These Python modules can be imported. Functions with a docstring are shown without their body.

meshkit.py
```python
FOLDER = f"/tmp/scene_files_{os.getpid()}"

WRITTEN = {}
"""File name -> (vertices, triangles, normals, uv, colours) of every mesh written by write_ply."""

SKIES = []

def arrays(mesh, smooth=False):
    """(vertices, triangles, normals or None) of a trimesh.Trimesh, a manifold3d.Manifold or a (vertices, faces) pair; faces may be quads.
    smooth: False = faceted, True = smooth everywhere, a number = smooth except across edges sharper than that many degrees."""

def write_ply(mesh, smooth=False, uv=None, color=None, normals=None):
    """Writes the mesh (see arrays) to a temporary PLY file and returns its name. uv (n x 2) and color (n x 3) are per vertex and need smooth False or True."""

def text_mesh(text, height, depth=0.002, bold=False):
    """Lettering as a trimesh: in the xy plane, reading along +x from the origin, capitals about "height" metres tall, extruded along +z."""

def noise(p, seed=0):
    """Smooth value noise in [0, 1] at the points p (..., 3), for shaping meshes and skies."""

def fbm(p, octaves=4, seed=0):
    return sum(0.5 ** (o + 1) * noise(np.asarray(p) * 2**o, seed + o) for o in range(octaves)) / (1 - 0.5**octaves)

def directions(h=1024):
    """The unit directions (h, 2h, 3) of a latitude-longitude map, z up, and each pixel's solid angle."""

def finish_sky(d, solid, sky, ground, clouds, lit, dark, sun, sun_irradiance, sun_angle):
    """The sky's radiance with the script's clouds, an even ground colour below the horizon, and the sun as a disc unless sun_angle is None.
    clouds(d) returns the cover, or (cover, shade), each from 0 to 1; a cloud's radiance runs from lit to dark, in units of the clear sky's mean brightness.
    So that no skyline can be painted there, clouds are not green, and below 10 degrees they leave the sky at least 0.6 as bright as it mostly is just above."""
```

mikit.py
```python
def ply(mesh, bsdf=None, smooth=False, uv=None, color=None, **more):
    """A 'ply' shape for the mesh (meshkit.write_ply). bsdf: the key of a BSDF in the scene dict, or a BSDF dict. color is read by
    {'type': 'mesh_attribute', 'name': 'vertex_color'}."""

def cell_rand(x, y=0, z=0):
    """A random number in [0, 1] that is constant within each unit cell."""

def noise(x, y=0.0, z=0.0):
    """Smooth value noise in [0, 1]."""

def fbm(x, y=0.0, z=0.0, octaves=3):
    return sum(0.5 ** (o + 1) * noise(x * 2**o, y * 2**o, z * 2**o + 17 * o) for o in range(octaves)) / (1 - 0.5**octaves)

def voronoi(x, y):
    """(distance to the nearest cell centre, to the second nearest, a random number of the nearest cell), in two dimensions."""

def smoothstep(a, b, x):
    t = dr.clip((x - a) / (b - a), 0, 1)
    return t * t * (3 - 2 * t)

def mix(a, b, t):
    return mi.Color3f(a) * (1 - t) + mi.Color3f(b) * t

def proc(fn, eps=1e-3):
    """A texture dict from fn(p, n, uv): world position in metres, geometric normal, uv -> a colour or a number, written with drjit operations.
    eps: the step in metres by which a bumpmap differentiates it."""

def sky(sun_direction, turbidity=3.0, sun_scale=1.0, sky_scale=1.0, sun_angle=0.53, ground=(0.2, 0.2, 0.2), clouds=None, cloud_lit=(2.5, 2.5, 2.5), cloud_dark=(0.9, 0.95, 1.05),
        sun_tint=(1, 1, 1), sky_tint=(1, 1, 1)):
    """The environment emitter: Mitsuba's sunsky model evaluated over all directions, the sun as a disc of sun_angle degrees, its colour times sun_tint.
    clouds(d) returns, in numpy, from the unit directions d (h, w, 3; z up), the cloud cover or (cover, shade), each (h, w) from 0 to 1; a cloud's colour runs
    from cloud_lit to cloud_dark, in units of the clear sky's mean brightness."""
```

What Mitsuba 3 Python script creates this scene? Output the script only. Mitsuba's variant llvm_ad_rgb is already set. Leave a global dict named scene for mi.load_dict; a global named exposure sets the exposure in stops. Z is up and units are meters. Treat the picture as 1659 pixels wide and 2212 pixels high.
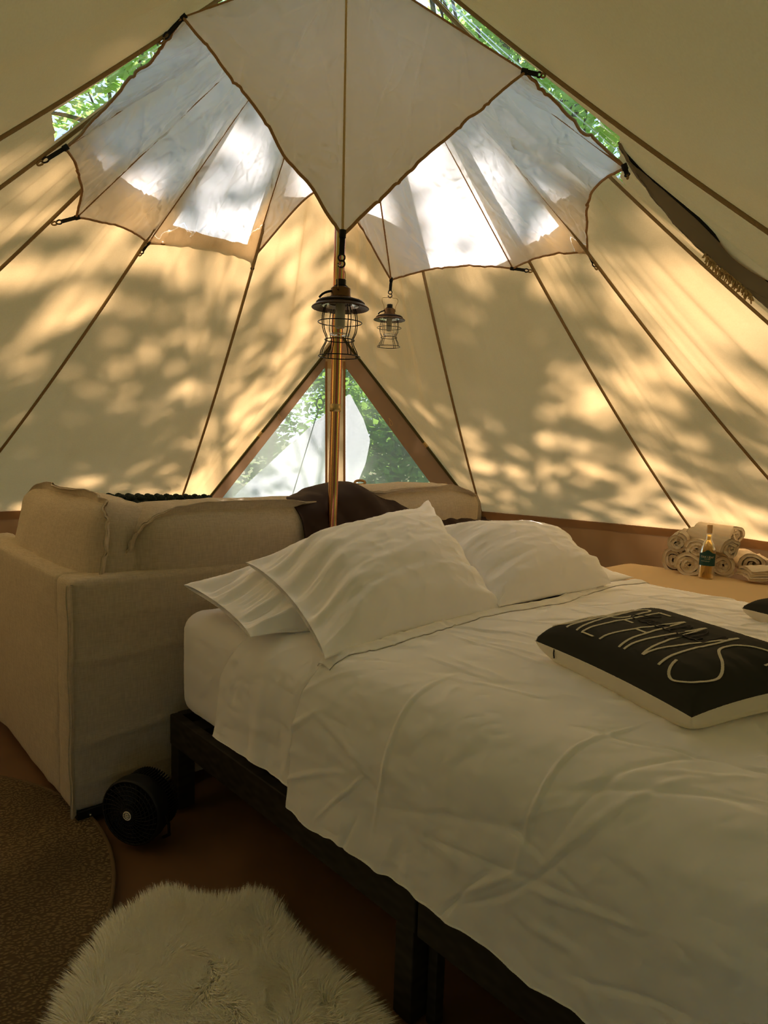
import math
import numpy as np, trimesh, manifold3d as m3
import mitsuba as mi, drjit as dr
import mikit, meshkit
from mikit import noise, fbm, smoothstep, mix
T = mi.ScalarTransform4f
scene, labels = {'type': 'scene'}, {}
rng = np.random.default_rng(7)

# ------------------------------------------------------------------ camera, sky, sun, exposure
FPX, HY, ROLL, CAMH = 1450.0, 962.0, math.radians(1.8), 1.12
PITCH = math.atan((1106 - HY) / FPX * math.cos(ROLL))
CAM = np.array([0, 0, CAMH])
FW = np.array([0, math.cos(PITCH), -math.sin(PITCH)])
_R0, _U0 = np.array([1., 0, 0]), np.array([0, math.sin(PITCH), math.cos(PITCH)])
RT = math.cos(ROLL) * _R0 + math.sin(ROLL) * _U0
UP = math.cos(ROLL) * _U0 - math.sin(ROLL) * _R0
scene['camera'] = {'type': 'perspective', 'fov_axis': 'x', 'fov': math.degrees(2 * math.atan(829.5 / FPX)), 'near_clip': 0.02, 'far_clip': 200.0,
                   'to_world': T().look_at(origin=CAM.tolist(), target=(CAM + FW).tolist(), up=UP.tolist())}
SUN_AZ, SUN_EL = -10.0, 56.0
SUN = np.array([math.cos(math.radians(SUN_EL)) * math.sin(math.radians(SUN_AZ)), math.cos(math.radians(SUN_EL)) * math.cos(math.radians(SUN_AZ)), math.sin(math.radians(SUN_EL))])
scene['sky'] = mikit.sky(SUN, turbidity=3.5, sun_scale=1.0, sky_scale=0.75, sun_angle=0.6, sun_tint=(.90, .98, 1.22), ground=(0.10, 0.11, 0.06))
exposure = 3.65


def ray(x, y):
    return FW + (x - 829.5) / FPX * RT - (y - 1106) / FPX * UP
def at_y(x, y, Y):
    d = ray(x, y); return CAM + d * Y / d[1]
def at_z(x, y, z):
    d = ray(x, y); return CAM + d * (z - CAMH) / d[2]
def proj(P):
    v = np.asarray(P) - CAM
    return np.array([829.5 + FPX * (v @ RT) / (v @ FW), 1106 - FPX * (v @ UP) / (v @ FW)])


# bed frame of reference: O head-left corner of the mattress, U along its length, W across its width
O, U, W, Z = np.array([-.6, 1.97, 0]), np.array([.677, -.736, 0]), np.array([.736, .677, 0]), np.array([0, 0, 1.])
def B(l, w, z):
    return O + U * l + W * w + Z * z
def Bv(l, w, z):
    return O + np.multiply.outer(l, U) + np.multiply.outer(w, W) + np.multiply.outer(z, Z)
def bed_l(x, y, l):      # the point of a pixel's ray at bed length l
    d = ray(x, y); return CAM + d * ((l + (O - CAM) @ U) / (d @ U))


# ------------------------------------------------------------------ materials
def rgb(*c):
    return {'type': 'rgb', 'value': list(c)}
def two(b):
    return {'type': 'twosided', 'bsdf': b}
def mat(name, color, rough=.8, bump=None, bscale=1.0, **kw):
    c = color if isinstance(color, dict) else rgb(*color)
    b = {'type': 'principled', 'base_color': c, 'roughness': rough, 'specular': kw.pop('specular', .3), **kw}
    if bump is not None:
        b = {'type': 'bumpmap', 'arbitrary': bump, 'scale': bscale, 'bsdf': b}
    scene['m_' + name] = two(b)
def thin(name, color, trans, bump=None, bscale=1.0, rough=.9):
    c = color if isinstance(color, dict) else rgb(*color)
    b = {'type': 'principledthin', 'base_color': c, 'roughness': rough, 'diff_trans': trans, 'eta': 1.25}
    if bump is not None:
        b = {'type': 'bumpmap', 'arbitrary': bump, 'scale': bscale, 'bsdf': b}
    scene['m_' + name] = b
proc = mikit.proc


def crinkle(p, n, uv):
    w = noise(p.x * 9, p.y * 9, p.z * 9)
    a = noise(p.x * 22 + w * 3, p.y * 22, p.z * 22 - w * 2)
    b = noise(p.x * 48 - w * 4, p.y * 48, p.z * 40 + 7)
    return dr.abs(a - .5) * .010 + dr.abs(b - .5) * .005
def cloth_fine(p, n, uv):
    w = noise(p.x * 5, p.y * 5, p.z * 5)
    a = noise(p.x * 14 + w * 3, p.y * 14, p.z * 14)
    b = noise(p.x * 38 + w * 4, p.y * 38 - w * 2, p.z * 38)
    return dr.abs(a - .5) * .007 + dr.abs(b - .5) * .0035
def weave(p, n, uv):
    return noise(p.x * 420, p.y * 420, p.z * 420) * .0012 + noise(p.x * 150, p.y * 150, p.z * 900) * .0012
def linen_col(p, n, uv):
    a = noise(p.x * 300, p.y * 300, p.z * 40) * .5 + noise(p.x * 60, p.y * 60, p.z * 500) * .5
    return mix((.40, .335, .235), (.56, .475, .345), a)
def canvas_col(p, n, uv):
    a = fbm(p.x * 3, p.y * 3, p.z * 3) * .7 + noise(p.x * 240, p.y * 240, p.z * 240) * .3
    return mix((.69, .437, .18), (.79, .53, .25), a)
def jute_loops(p):
    w = noise(p.x * 40, p.y * 40) * 1.5
    f1, f2, _ = mikit.voronoi(p.x * 95 + w, p.y * 150 + w)
    return smoothstep(.05, .55, f1)
def jute_bump(p, n, uv):
    return (1 - jute_loops(p)) * .006
def jute_col(p, n, uv):
    a = jute_loops(p)
    return mix((.40, .28, .15), (.10, .062, .03), a) * (.75 + .5 * noise(p.x * 6, p.y * 6))
def floor_col(p, n, uv):
    a = fbm(p.x * 5, p.y * 5, p.z * 5)
    return mix((.13, .065, .028), (.21, .11, .05), a)
def pole_col(p, n, uv):
    a = dr.atan2(n.y, n.x)
    s = noise(a * 5 + 5, p.z * .3, 3.)
    q = noise(a * 7.5, p.z * .4, 9.)
    c = mix((.80, .52, .17), (.42, .15, .12), smoothstep(.4, .6, s))
    c = mix(c, (.42, .48, .14), smoothstep(.62, .75, q))
    return mix(c, (.80, .45, .42), smoothstep(.9, .4, p.z))
def wood_col(p, n, uv):
    a = noise(p.x * 40, p.y * 40, p.z * 90)
    return mix((.012, .0095, .007), (.03, .023, .016), a)
def bark_col(p, n, uv):
    a = fbm(p.x * 20, p.y * 20, p.z * 4)
    return mix((.06, .045, .03), (.2, .16, .12), a)
def ground_col(p, n, uv):
    a = fbm(p.x * 1.2, p.y * 1.2, 0., 4)
    return mix((.10, .085, .035), (.13, .20, .05), smoothstep(.35, .65, a))
def knit_bump(p, n, uv):
    return noise(p.x * 90, p.y * 90, p.z * 90) * .01

thin('canvas', proc(canvas_col), .85)
thin('canvas_seam', (.36, .25, .12), .25)
thin('skirt', (.34, .185, .075), .3)
thin('border_canvas', (.33, .19, .095), .35)
thin('strip_canvas', (.62, .46, .24), .5)
thin('shade_cloth', (.93, .915, .89), .82, proc(crinkle, 2e-3), 2.0)
thin('shade_trim', (.42, .25, .12), .4)
thin('awning_cloth', (.60, .62, .66), .7, proc(crinkle, 2e-3), 1.0)
thin('leaf', (.24, .42, .07), .9)
thin('leaf_bright', (.46, .66, .20), 1.0)
thin('leaf_dark', (.15, .30, .06), .8)
scene['m_clear_pvc'] = {'type': 'thindielectric', 'int_ior': 1.2}
scene['m_net'] = {'type': 'blendbsdf', 'weight': .42, 'a': {'type': 'thindielectric', 'int_ior': 1.15}, 'b': {'type': 'principledthin', 'base_color': rgb(.52, .57, .47), 'roughness': .9, 'diff_trans': 1.0, 'eta': 1.2}}
mat('floor_vinyl', proc(floor_col), .5)
mat('white_cotton', (.84, .83, .82), .85, proc(cloth_fine, 2e-3), 1.5, sheen=.3)
mat('pillow_cotton', (.88, .87, .87), .85, proc(cloth_fine, 2e-3), 1.0, sheen=.3)
mat('linen', proc(linen_col), .9, proc(weave), .8, sheen=.3)
mat('tan_upholstery', (.60, .44, .25), .9, proc(weave), .5, sheen=.3)
mat('dark_wood', proc(wood_col), .55)
mat('black_plastic', (.008, .008, .008), .45)
mat('black_strap', (.008, .008, .008), .7)
mat('black_metal', (.02, .017, .02), .35, metallic=.3)
mat('steel', (.75, .75, .75), .25, metallic=1.0)
mat('bronze', (.16, .085, .035), .38, metallic=.75)
mat('bronze_dark', (.10, .06, .04), .4, metallic=.6)
mat('brass_wire', (.55, .40, .18), .35, metallic=.9)
mat('pole_metal', proc(pole_col), .16, metallic=1.0)
mat('rod_metal', (.10, .095, .04), .3, metallic=.9)
mat('velvet', (.026, .011, .006), .8, sheen=.6)
mat('black_cotton', (.026, .0245, .018), .85, sheen=.15)
mat('cream_print', (.62, .56, .44), .8)
mat('black_print', (.003, .003, .003), .7)
mat('mesh_roll', (.27, .22, .17), .9)
mat('jute', proc(jute_col), .95, proc(jute_bump, 1e-3), 1.0)
mat('jute_edge', (.14, .09, .045), .9)
mat('fur', (.88, .86, .76), .9, sheen=.3)
mat('fur_base', (.62, .56, .40), .95)
mat('towel', (.72, .63, .50), .95, proc(weave), 1.2, sheen=.5)
mat('cork', (.55, .36, .17), .8)
mat('label_green', (.012, .06, .055), .6)
mat('badge_white', (.72, .66, .54), .5)
mat('knit_green', (.012, .02, .014), .95, proc(knit_bump, 1e-3), 1.0, sheen=.2)
mat('bark', proc(bark_col), .95)
mat('ground_soil', proc(ground_col), .95)
mat('straw', (.42, .26, .10), .9)
mat('cord', (.05, .05, .055), .8)
mat('tie_cord', (.55, .36, .18), .9)
scene['m_glass'] = {'type': 'thindielectric', 'int_ior': 1.35}
scene['m_bottle_glass'] = {'type': 'thindielectric', 'int_ior': 1.4}
scene['m_wine'] = {'type': 'principled', 'base_color': rgb(.95, .70, .22), 'roughness': .02, 'spec_trans': 1.0, 'eta': 1.33}
mat('frosted', (.42, .42, .35), .4)


# ------------------------------------------------------------------ helpers
used = set()
def key_for(name):
    if name not in used:
        used.add(name); return name
    k = 1
    while f'{name}_{k:03d}' in used:
        k += 1
    used.add(f'{name}_{k:03d}'); return f'{name}_{k:03d}'
def thing(name, label=None, cat=None, group=None, kind=None):
    k = key_for(name); d = {}
    for a, b in (('label', label), ('category', cat), ('group', group), ('kind', kind)):
        if b: d[a] = b
    labels[k] = d
    return k
def put(parent, name, mesh, bsdf, smooth=True, label=None, kind=None, **kw):
    """One mesh: a part of parent, or (name None) the mesh of the thing itself."""
    k = parent if name is None else key_for(f'{parent}__{name}')
    scene[k] = mikit.ply(mesh, 'm_' + bsdf, smooth=smooth, **kw)
    if label or kind:
        labels.setdefault(k, {}).update({a: b for a, b in (('label', label), ('kind', kind)) if b})
    return k
def cat(ms):
    return trimesh.util.concatenate([trimesh.Trimesh(m.vertices, m.faces, process=False) for m in ms])
def grid_mesh(P, closed_u=False, closed_v=False):
    """P (nu, nv, 3) -> mesh."""
    nu, nv = P.shape[:2]
    iu = np.arange(nu if closed_u else nu - 1); iv = np.arange(nv if closed_v else nv - 1)
    a, b = np.meshgrid(iu, iv, indexing='ij')
    i00 = a * nv + b; i10 = ((a + 1) % nu) * nv + b; i01 = a * nv + (b + 1) % nv; i11 = ((a + 1) % nu) * nv + (b + 1) % nv
    f = np.stack([np.stack([i00, i10, i11], -1), np.stack([i00, i11, i01], -1)], 2).reshape(-1, 3)
    return trimesh.Trimesh(P.reshape(-1, 3), f, process=False)
def gnormals(P):
    du = np.gradient(P, axis=0); dv = np.gradient(P, axis=1)
    n = np.cross(du, dv); return n / (np.linalg.norm(n, axis=-1, keepdims=True) + 1e-12)
def shell(P, t, taper=False):
    """A closed cloth of thickness t around the grid P."""
    n = gnormals(P); a, b = P + n * t / 2, P - n * t / 2
    nu, nv = P.shape[:2]
    ma, mb = grid_mesh(a), grid_mesh(b)
    N = nu * nv; idx = np.arange(N).reshape(nu, nv)
    ring = np.concatenate([idx[0, :-1], idx[:-1, -1], idx[-1, :0:-1], idx[:0:-1, 0]])
    nx = np.roll(ring, -1)
    side = np.vstack([np.stack([ring, ring + N, nx + N], 1), np.stack([ring, nx + N, nx], 1)])
    return trimesh.Trimesh(np.vstack([ma.vertices, mb.vertices]), np.vstack([ma.faces, mb.faces[:, ::-1] + N, side]), process=False)
def resample(pts, n):
    pts = np.asarray(pts, float)
    d = np.r_[0, np.cumsum(np.linalg.norm(np.diff(pts, axis=0), axis=1))]
    s = np.linspace(0, d[-1], n)
    return np.stack([np.interp(s, d, pts[:, k]) for k in range(pts.shape[1])], 1)
def smooth_curve(pts, n):
    from scipy.interpolate import PchipInterpolator, CubicSpline
    pts = np.asarray(pts, float)
    d = np.r_[0, np.cumsum(np.linalg.norm(np.diff(pts, axis=0), axis=1))]
    return CubicSpline(d, pts)(np.linspace(0, d[-1], n))
def tube(pts, r, sides=8, closed=False, caps=True):
    p = np.asarray(pts, float); n = len(p)
    if closed:
        t = np.roll(p, -1, 0) - np.roll(p, 1, 0)
    else:
        t = np.gradient(p, axis=0)
    t /= np.linalg.norm(t, axis=1, keepdims=True) + 1e-12
    a = np.zeros_like(p); ref = np.array([0, 0, 1.]) if abs(t[0][2]) < .9 else np.array([1., 0, 0])
    v = np.cross(t[0], ref); v /= np.linalg.norm(v)
    for i in range(n):
        v = v - t[i] * (v @ t[i]); v /= np.linalg.norm(v) + 1e-12; a[i] = v
    b = np.cross(t, a); ang = np.arange(sides) * 2 * np.pi / sides
    rr = np.broadcast_to(r, (n,))[:, None, None]
    P = p[:, None] + rr * (np.cos(ang)[None, :, None] * a[:, None] + np.sin(ang)[None, :, None] * b[:, None])
    m = grid_mesh(P, closed_u=closed, closed_v=True)
    if not closed and caps:
        f = list(m.faces); V = np.vstack([m.vertices, p[0], p[-1]]); N = n * sides
        for j in range(sides):
            f.append([N, j, (j + 1) % sides]); f.append([N + 1, N - sides + (j + 1) % sides, N - sides + j])
        m = trimesh.Trimesh(V, np.array(f), process=False)
    return m
def ribbon(pts, width_dir, w, t):
    """A flat strap along pts."""
    p = np.asarray(pts, float); wd = np.asarray(width_dir, float); wd /= np.linalg.norm(wd)
    P = np.stack([p - wd * w / 2, p + wd * w / 2], 1)
    return shell(P, t)
def lathe(prof, n=32, axis_o=(0, 0, 0)):
    prof = np.asarray(prof, float); a = np.arange(n) * 2 * np.pi / n
    P = np.stack([prof[:, 0][:, None] * np.cos(a), prof[:, 0][:, None] * np.sin(a), np.broadcast_to(prof[:, 1][:, None], (len(prof), n))], -1) + np.asarray(axis_o)
    return grid_mesh(P, closed_v=True)
def rbox(lx, ly, lz, r=.01, n=10):
    """A rounded box centred on the origin."""
    s = m3.Manifold.sphere(r, n * 2 if n > 4 else 8)
    pts = [s.translate((sx * (lx / 2 - r), sy * (ly / 2 - r), sz * (lz / 2 - r))) for sx in (-1, 1) for sy in (-1, 1) for sz in (-1, 1)]
    m = m3.Manifold.batch_hull(pts).to_mesh()
    return trimesh.Trimesh(m.vert_properties[:, :3], m.tri_verts, process=False)
def frame_mesh(m, o, ex, ey, ez):
    m = m.copy(); v = np.asarray(m.vertices)
    return trimesh.Trimesh(np.asarray(o) + v[:, :1] * ex + v[:, 1:2] * ey + v[:, 2:] * ez, m.faces, process=False)
def bed_box(l0, l1, w0, w1, z0, z1, r=.01, n=6):
    l0, l1, w0, w1 = l0 - .02, l1 - .02, w0 - .025, w1 - .025
    m = rbox(abs(l1 - l0), abs(w1 - w0), abs(z1 - z0), r, n)
    return frame_mesh(m, B((l0 + l1) / 2, (w0 + w1) / 2, (z0 + z1) / 2), U, W, Z)
def ridged(p, seed=0, octaves=3, sharp=2.0):
    """Crease-like noise in [0, 1]: narrow ridges."""
    p = np.asarray(p, float); out, amp, tot = 0, 1., 0
    for o in range(octaves):
        q = p * 2 ** o
        w = meshkit.noise(q * .7 + 11, seed + 50 + o)[..., None] * 1.2
        nn = meshkit.noise(q + w, seed + o)
        out = out + amp * (1 - np.abs(2 * nn - 1)) ** sharp; tot += amp; amp *= .5
    return out / tot
def creases(x, y, n, box, seed, amp=(.002, .0055), length=(.07, .26), sig=(.004, .008), ang=(.55, .55)):
    """Straight-ish creases in a cloth whose surface coordinates in metres are x and y."""
    rc = np.random.default_rng(seed); out = np.zeros(np.shape(x))
    for _ in range(n):
        cx, cy, an = rc.uniform(box[0], box[1]), rc.uniform(box[2], box[3]), rc.normal(*ang)
        ln, sg, am = rc.uniform(*length), rc.uniform(*sig), rc.uniform(*amp) * rc.choice([1, 1, -1])
        p = (x - cx) * math.cos(an) + (y - cy) * math.sin(an); q = -(x - cx) * math.sin(an) + (y - cy) * math.cos(an)
        q = q + .04 * p ** 2 / ln * rc.normal()
        out = out + am * np.exp(-(q / sg) ** 2) * np.exp(-(p / ln) ** 4)
    return out
def rot(v, axis, deg):
    a = np.radians(deg); k = np.asarray(axis, float) / np.linalg.norm(axis); v = np.asarray(v, float)
    return v * np.cos(a) + np.cross(k, v) * np.sin(a) + k * (v @ k) * (1 - np.cos(a))


# ------------------------------------------------------------------ the tent: floor, roof, skirt, door
CX, CY, RAD, TOP, EAVE, SAG = -.18, 2.42, 2.6, 2.90, .66, .11
def seam_curve(az, n=61):
    s = np.linspace(.025, 1, n); a = math.radians(az)
    return np.stack([CX + s * RAD * math.sin(a), CY + s * RAD * math.cos(a), TOP + (EAVE - TOP) * s - SAG * 4 * s * (1 - s)], 1)
FAR_A, FAR_L, FAR_R = at_y(736, 722, 4.52), at_y(440, 1090, 4.78), at_y(990, 1052, 4.78)
def extend_to(a, b, z):
    return a + (b - a) * ((z - a[2]) / (b[2] - a[2]))
FAR_LE, FAR_RE = extend_to(FAR_A, FAR_L, EAVE), extend_to(FAR_A, FAR_R, EAVE)
FAR_L0, FAR_R0 = extend_to(FAR_A, FAR_L, 0.0), extend_to(FAR_A, FAR_R, 0.0)
NEAR_A = np.array([-.05, -.28, 1.98]); NEAR_L0, NEAR_R0 = np.array([-1.55, -.72, 0]), np.array([1.45, -.72, 0])
NEAR_LE, NEAR_RE = extend_to(NEAR_A, NEAR_L0, EAVE), extend_to(NEAR_A, NEAR_R0, EAVE)
def ridge_curve(apex, eave_pt, n=61):
    t0 = np.array([CX, CY, TOP]); q = np.linspace(.03, 1, 46)
    rid = t0 + (apex - t0) * q[:, None]; rid[:, 2] -= .05 * 4 * q * (1 - q)
    leg = apex + (eave_pt - apex) * np.linspace(0, 1, n - 45)[1:, None]
    return np.vstack([rid, leg])

floor_pts = []
gx, gy = np.meshgrid(np.linspace(-3.2, 3.1, 260), np.linspace(-1.0, 5.3, 250), indexing='ij')
fp = np.stack([gx, gy, np.zeros_like(gx)], -1)
hw = ridged(np.stack([gx * 1.7 + .4 * gy, gy * 1.3 - .5 * gx, gx * 0], -1), 3, 3, 3.0)
hw2 = meshkit.fbm(np.stack([gx * 2.2, gy * 2.2, gx * 0], -1), 3, 5)
fp[..., 2] = -.028 + .023 * hw + .010 * hw2
fp[..., 2] = np.minimum(fp[..., 2], -.001)
k = thing('floor', 'wrinkled brown groundsheet floor of the tent', kind='structure')
put(k, None, grid_mesh(fp), 'floor_vinyl')

roof = thing('ceiling', 'tan canvas roof of the bell tent', kind='structure')
AZ_R = [20, 52, 70, 97, 126]; AZ_L = [-122, -105, -86, -60, -29]
curves = [('A', ridge_curve(FAR_A, FAR_RE))] + [(a, seam_curve(a)) for a in AZ_R] + [('N', ridge_curve(NEAR_A, NEAR_RE)), ('N', ridge_curve(NEAR_A, NEAR_LE))] + [(a, seam_curve(a)) for a in AZ_L] + [('A', ridge_curve(FAR_A, FAR_LE))]
NS = 41
def panel_grid(c0, c1, pvc, i):
    s = np.linspace(0, 1, NS)
    P = c0[:, None] * (1 - s)[None, :, None] + c1[:, None] * s[None, :, None]
    # slack in the middle of a panel, folds running down from the top, a tight hem at the eave
    t = np.linspace(0, 1, len(c0))[:, None]
    n = gnormals(P)
    n = np.where((n @ Z)[..., None] < 0, -n, n)
    width = np.linalg.norm(c1 - c0, axis=1)[:, None]
    env = np.sin(np.pi * s)[None, :] ** .8
    q = np.stack([np.broadcast_to(s * 9 + 3 * i, P.shape[:2]), np.broadcast_to(t * 1.2, P.shape[:2]), np.zeros(P.shape[:2])], -1)
    folds = (meshkit.fbm(q, 3, 20 + i) - .5) * .075 * env * np.clip(width, .1, 1.2) * np.sin(np.pi * np.clip(t, 0, 1)) ** .5
    return P + n * (folds - .03 * env * width * np.sin(np.pi * t))[..., None]
ROOF_P = []
for i in range(len(curves) - 1):
    (n0, c0), (n1, c1) = curves[i], curves[i + 1]
    if n0 == 'N' and n1 == 'N':
        continue
    pvc = not ('N' in (n0, n1))
    P = panel_grid(c0, c1, pvc, i)
    ROOF_P.append(P)
    if not pvc:
        put(roof, 'canvas_panel', grid_mesh(P), 'canvas'); continue
    t0, t1, s0, s1 = 3, (15 if 'A' in (n0, n1) else 21 if set((n0, n1)) <= {20, 52} else 20 if set((n0, n1)) <= {52, 70, -29, -60} else 21 if set((n0, n1)) <= {97, 126} else 20 if set((n0, n1)) <= {-122, -105} else 18), 5, NS - 6
    fcs = grid_mesh(P)
    a, b = np.meshgrid(np.arange(len(c0) - 1), np.arange(NS - 1), indexing='ij')
    hole = ((a >= t0) & (a < t1) & (b >= s0) & (b < s1)).reshape(-1).repeat(2)
    cv = trimesh.Trimesh(fcs.vertices, fcs.faces[~hole], process=False); cv.remove_unreferenced_vertices()
    put(roof, 'canvas_panel', cv, 'canvas')
    put(roof, 'clear_panel', grid_mesh(P[t0:t1 + 1, s0:s1 + 1] - np.array([0, 0, .002])), 'clear_pvc', label='crinkled clear vinyl skylight panel in the upper roof')
for nme, c in curves:
    put(roof, 'seam_tape', tube(c[2:] - np.array([0, 0, .004]), .0075 if nme != 'N' else .01, 6), 'canvas_seam', label='dark taped seam')

sk = thing('wall_back', 'brown vinyl skirt wall around the tent floor', kind='structure')
def skirt(c0, c1, i):
    e0, e1 = c0[-1], c1[-1]
    s = np.linspace(0, 1, 30); z = np.linspace(0, 1, 14)
    top = e0 + (e1 - e0) * s[:, None]
    top[:, 2] += .0
    bot = top.copy(); bot[:, 2] = -.01
    P = top[:, None] * (1 - z)[None, :, None] + bot[:, None] * z[None, :, None]
    d = (P[..., :2] - np.array([CX, CY])); d /= np.linalg.norm(d, axis=-1, keepdims=True)
    q = np.stack([np.broadcast_to((s * 5 + 7 * i)[:, None], P.shape[:2]), np.broadcast_to(z * 2, P.shape[:2]), np.zeros(P.shape[:2])], -1)
    P[..., :2] += d * ((meshkit.fbm(q, 3, 60) - .5) * .10 * np.sin(np.pi * z))[..., None]
    return P
for i in range(len(curves) - 1):
    (n0, c0), (n1, c1) = curves[i], curves[i + 1]
    if n0 == 'N' and n1 == 'N':
        continue
    P = skirt(c0, c1, i)
    put(sk, 'skirt_panel', grid_mesh(P), 'skirt')
    e = P[:, 0]
    d = np.r_[(e.mean(0) - np.array([CX, CY, 0]))[:2], 0]; d /= np.linalg.norm(d)
    band = np.stack([e - d * .006 + Z * .012, e - d * .008 - Z * .045], 1)
    put(sk, 'hem_band', grid_mesh(band), 'border_canvas', label='folded brown hem band at the eave')

# entrance behind the camera, closed by two canvas flaps
dr_ = thing('door_1', 'canvas entrance flaps drawn half aside behind the camera', kind='structure')
for fa, fb in ((NEAR_L0, NEAR_L0 * .65 + NEAR_R0 * .35), (NEAR_L0 * .37 + NEAR_R0 * .63, NEAR_R0)):
    s_ = np.linspace(0, 1, 20)[:, None, None]; t_ = np.linspace(0, 1, 30)[None, :, None]
    Pd = NEAR_A + ((fa + (fb - fa) * s_) - NEAR_A) * t_
    Pd = Pd + np.array([0, 1., 0]) * (.03 * np.sin(s_[..., 0] * 14) * t_[..., 0])[..., None]
    put(dr_, 'flap', grid_mesh(Pd), 'canvas')

# far door: window_1
win = thing('window_1', 'triangular screened door window under the A frame', kind='structure')
ax_c = (FAR_L0 + FAR_R0) / 2
def tri_pt(u, v):
    """u from left foot (0) to right foot (1), v from the apex (0) to the ground (1)."""
    return FAR_A + (FAR_L0 + (FAR_R0 - FAR_L0) * u - FAR_A) * v
DN = np.cross(FAR_R0 - FAR_L0, FAR_A - ax_c); DN /= np.linalg.norm(DN); DN = DN if DN[1] < 0 else -DN   # towards the room
def on_door(x, y, off=0.0):
    d = ray(x, y); return CAM + d * (((FAR_A - CAM) @ DN) / (d @ DN)) + DN * off
def patch(quad, n=12, m=12, off=0., wob=0., seed=0):
    a, b, c, d = [np.asarray(q) for q in quad]
    s = np.linspace(0, 1, n)[:, None, None]; t = np.linspace(0, 1, m)[None, :, None]
    P = (a * (1 - s) + b * s) * (1 - t) + (d * (1 - s) + c * s) * t
    if wob: P = P + DN * ((meshkit.fbm(P * 6, 3, seed) - .5) * wob)[..., None]
    return P + DN * off
cL, cR, bZ = on_door(703.5, 785), on_door(747, 785), None
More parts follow.
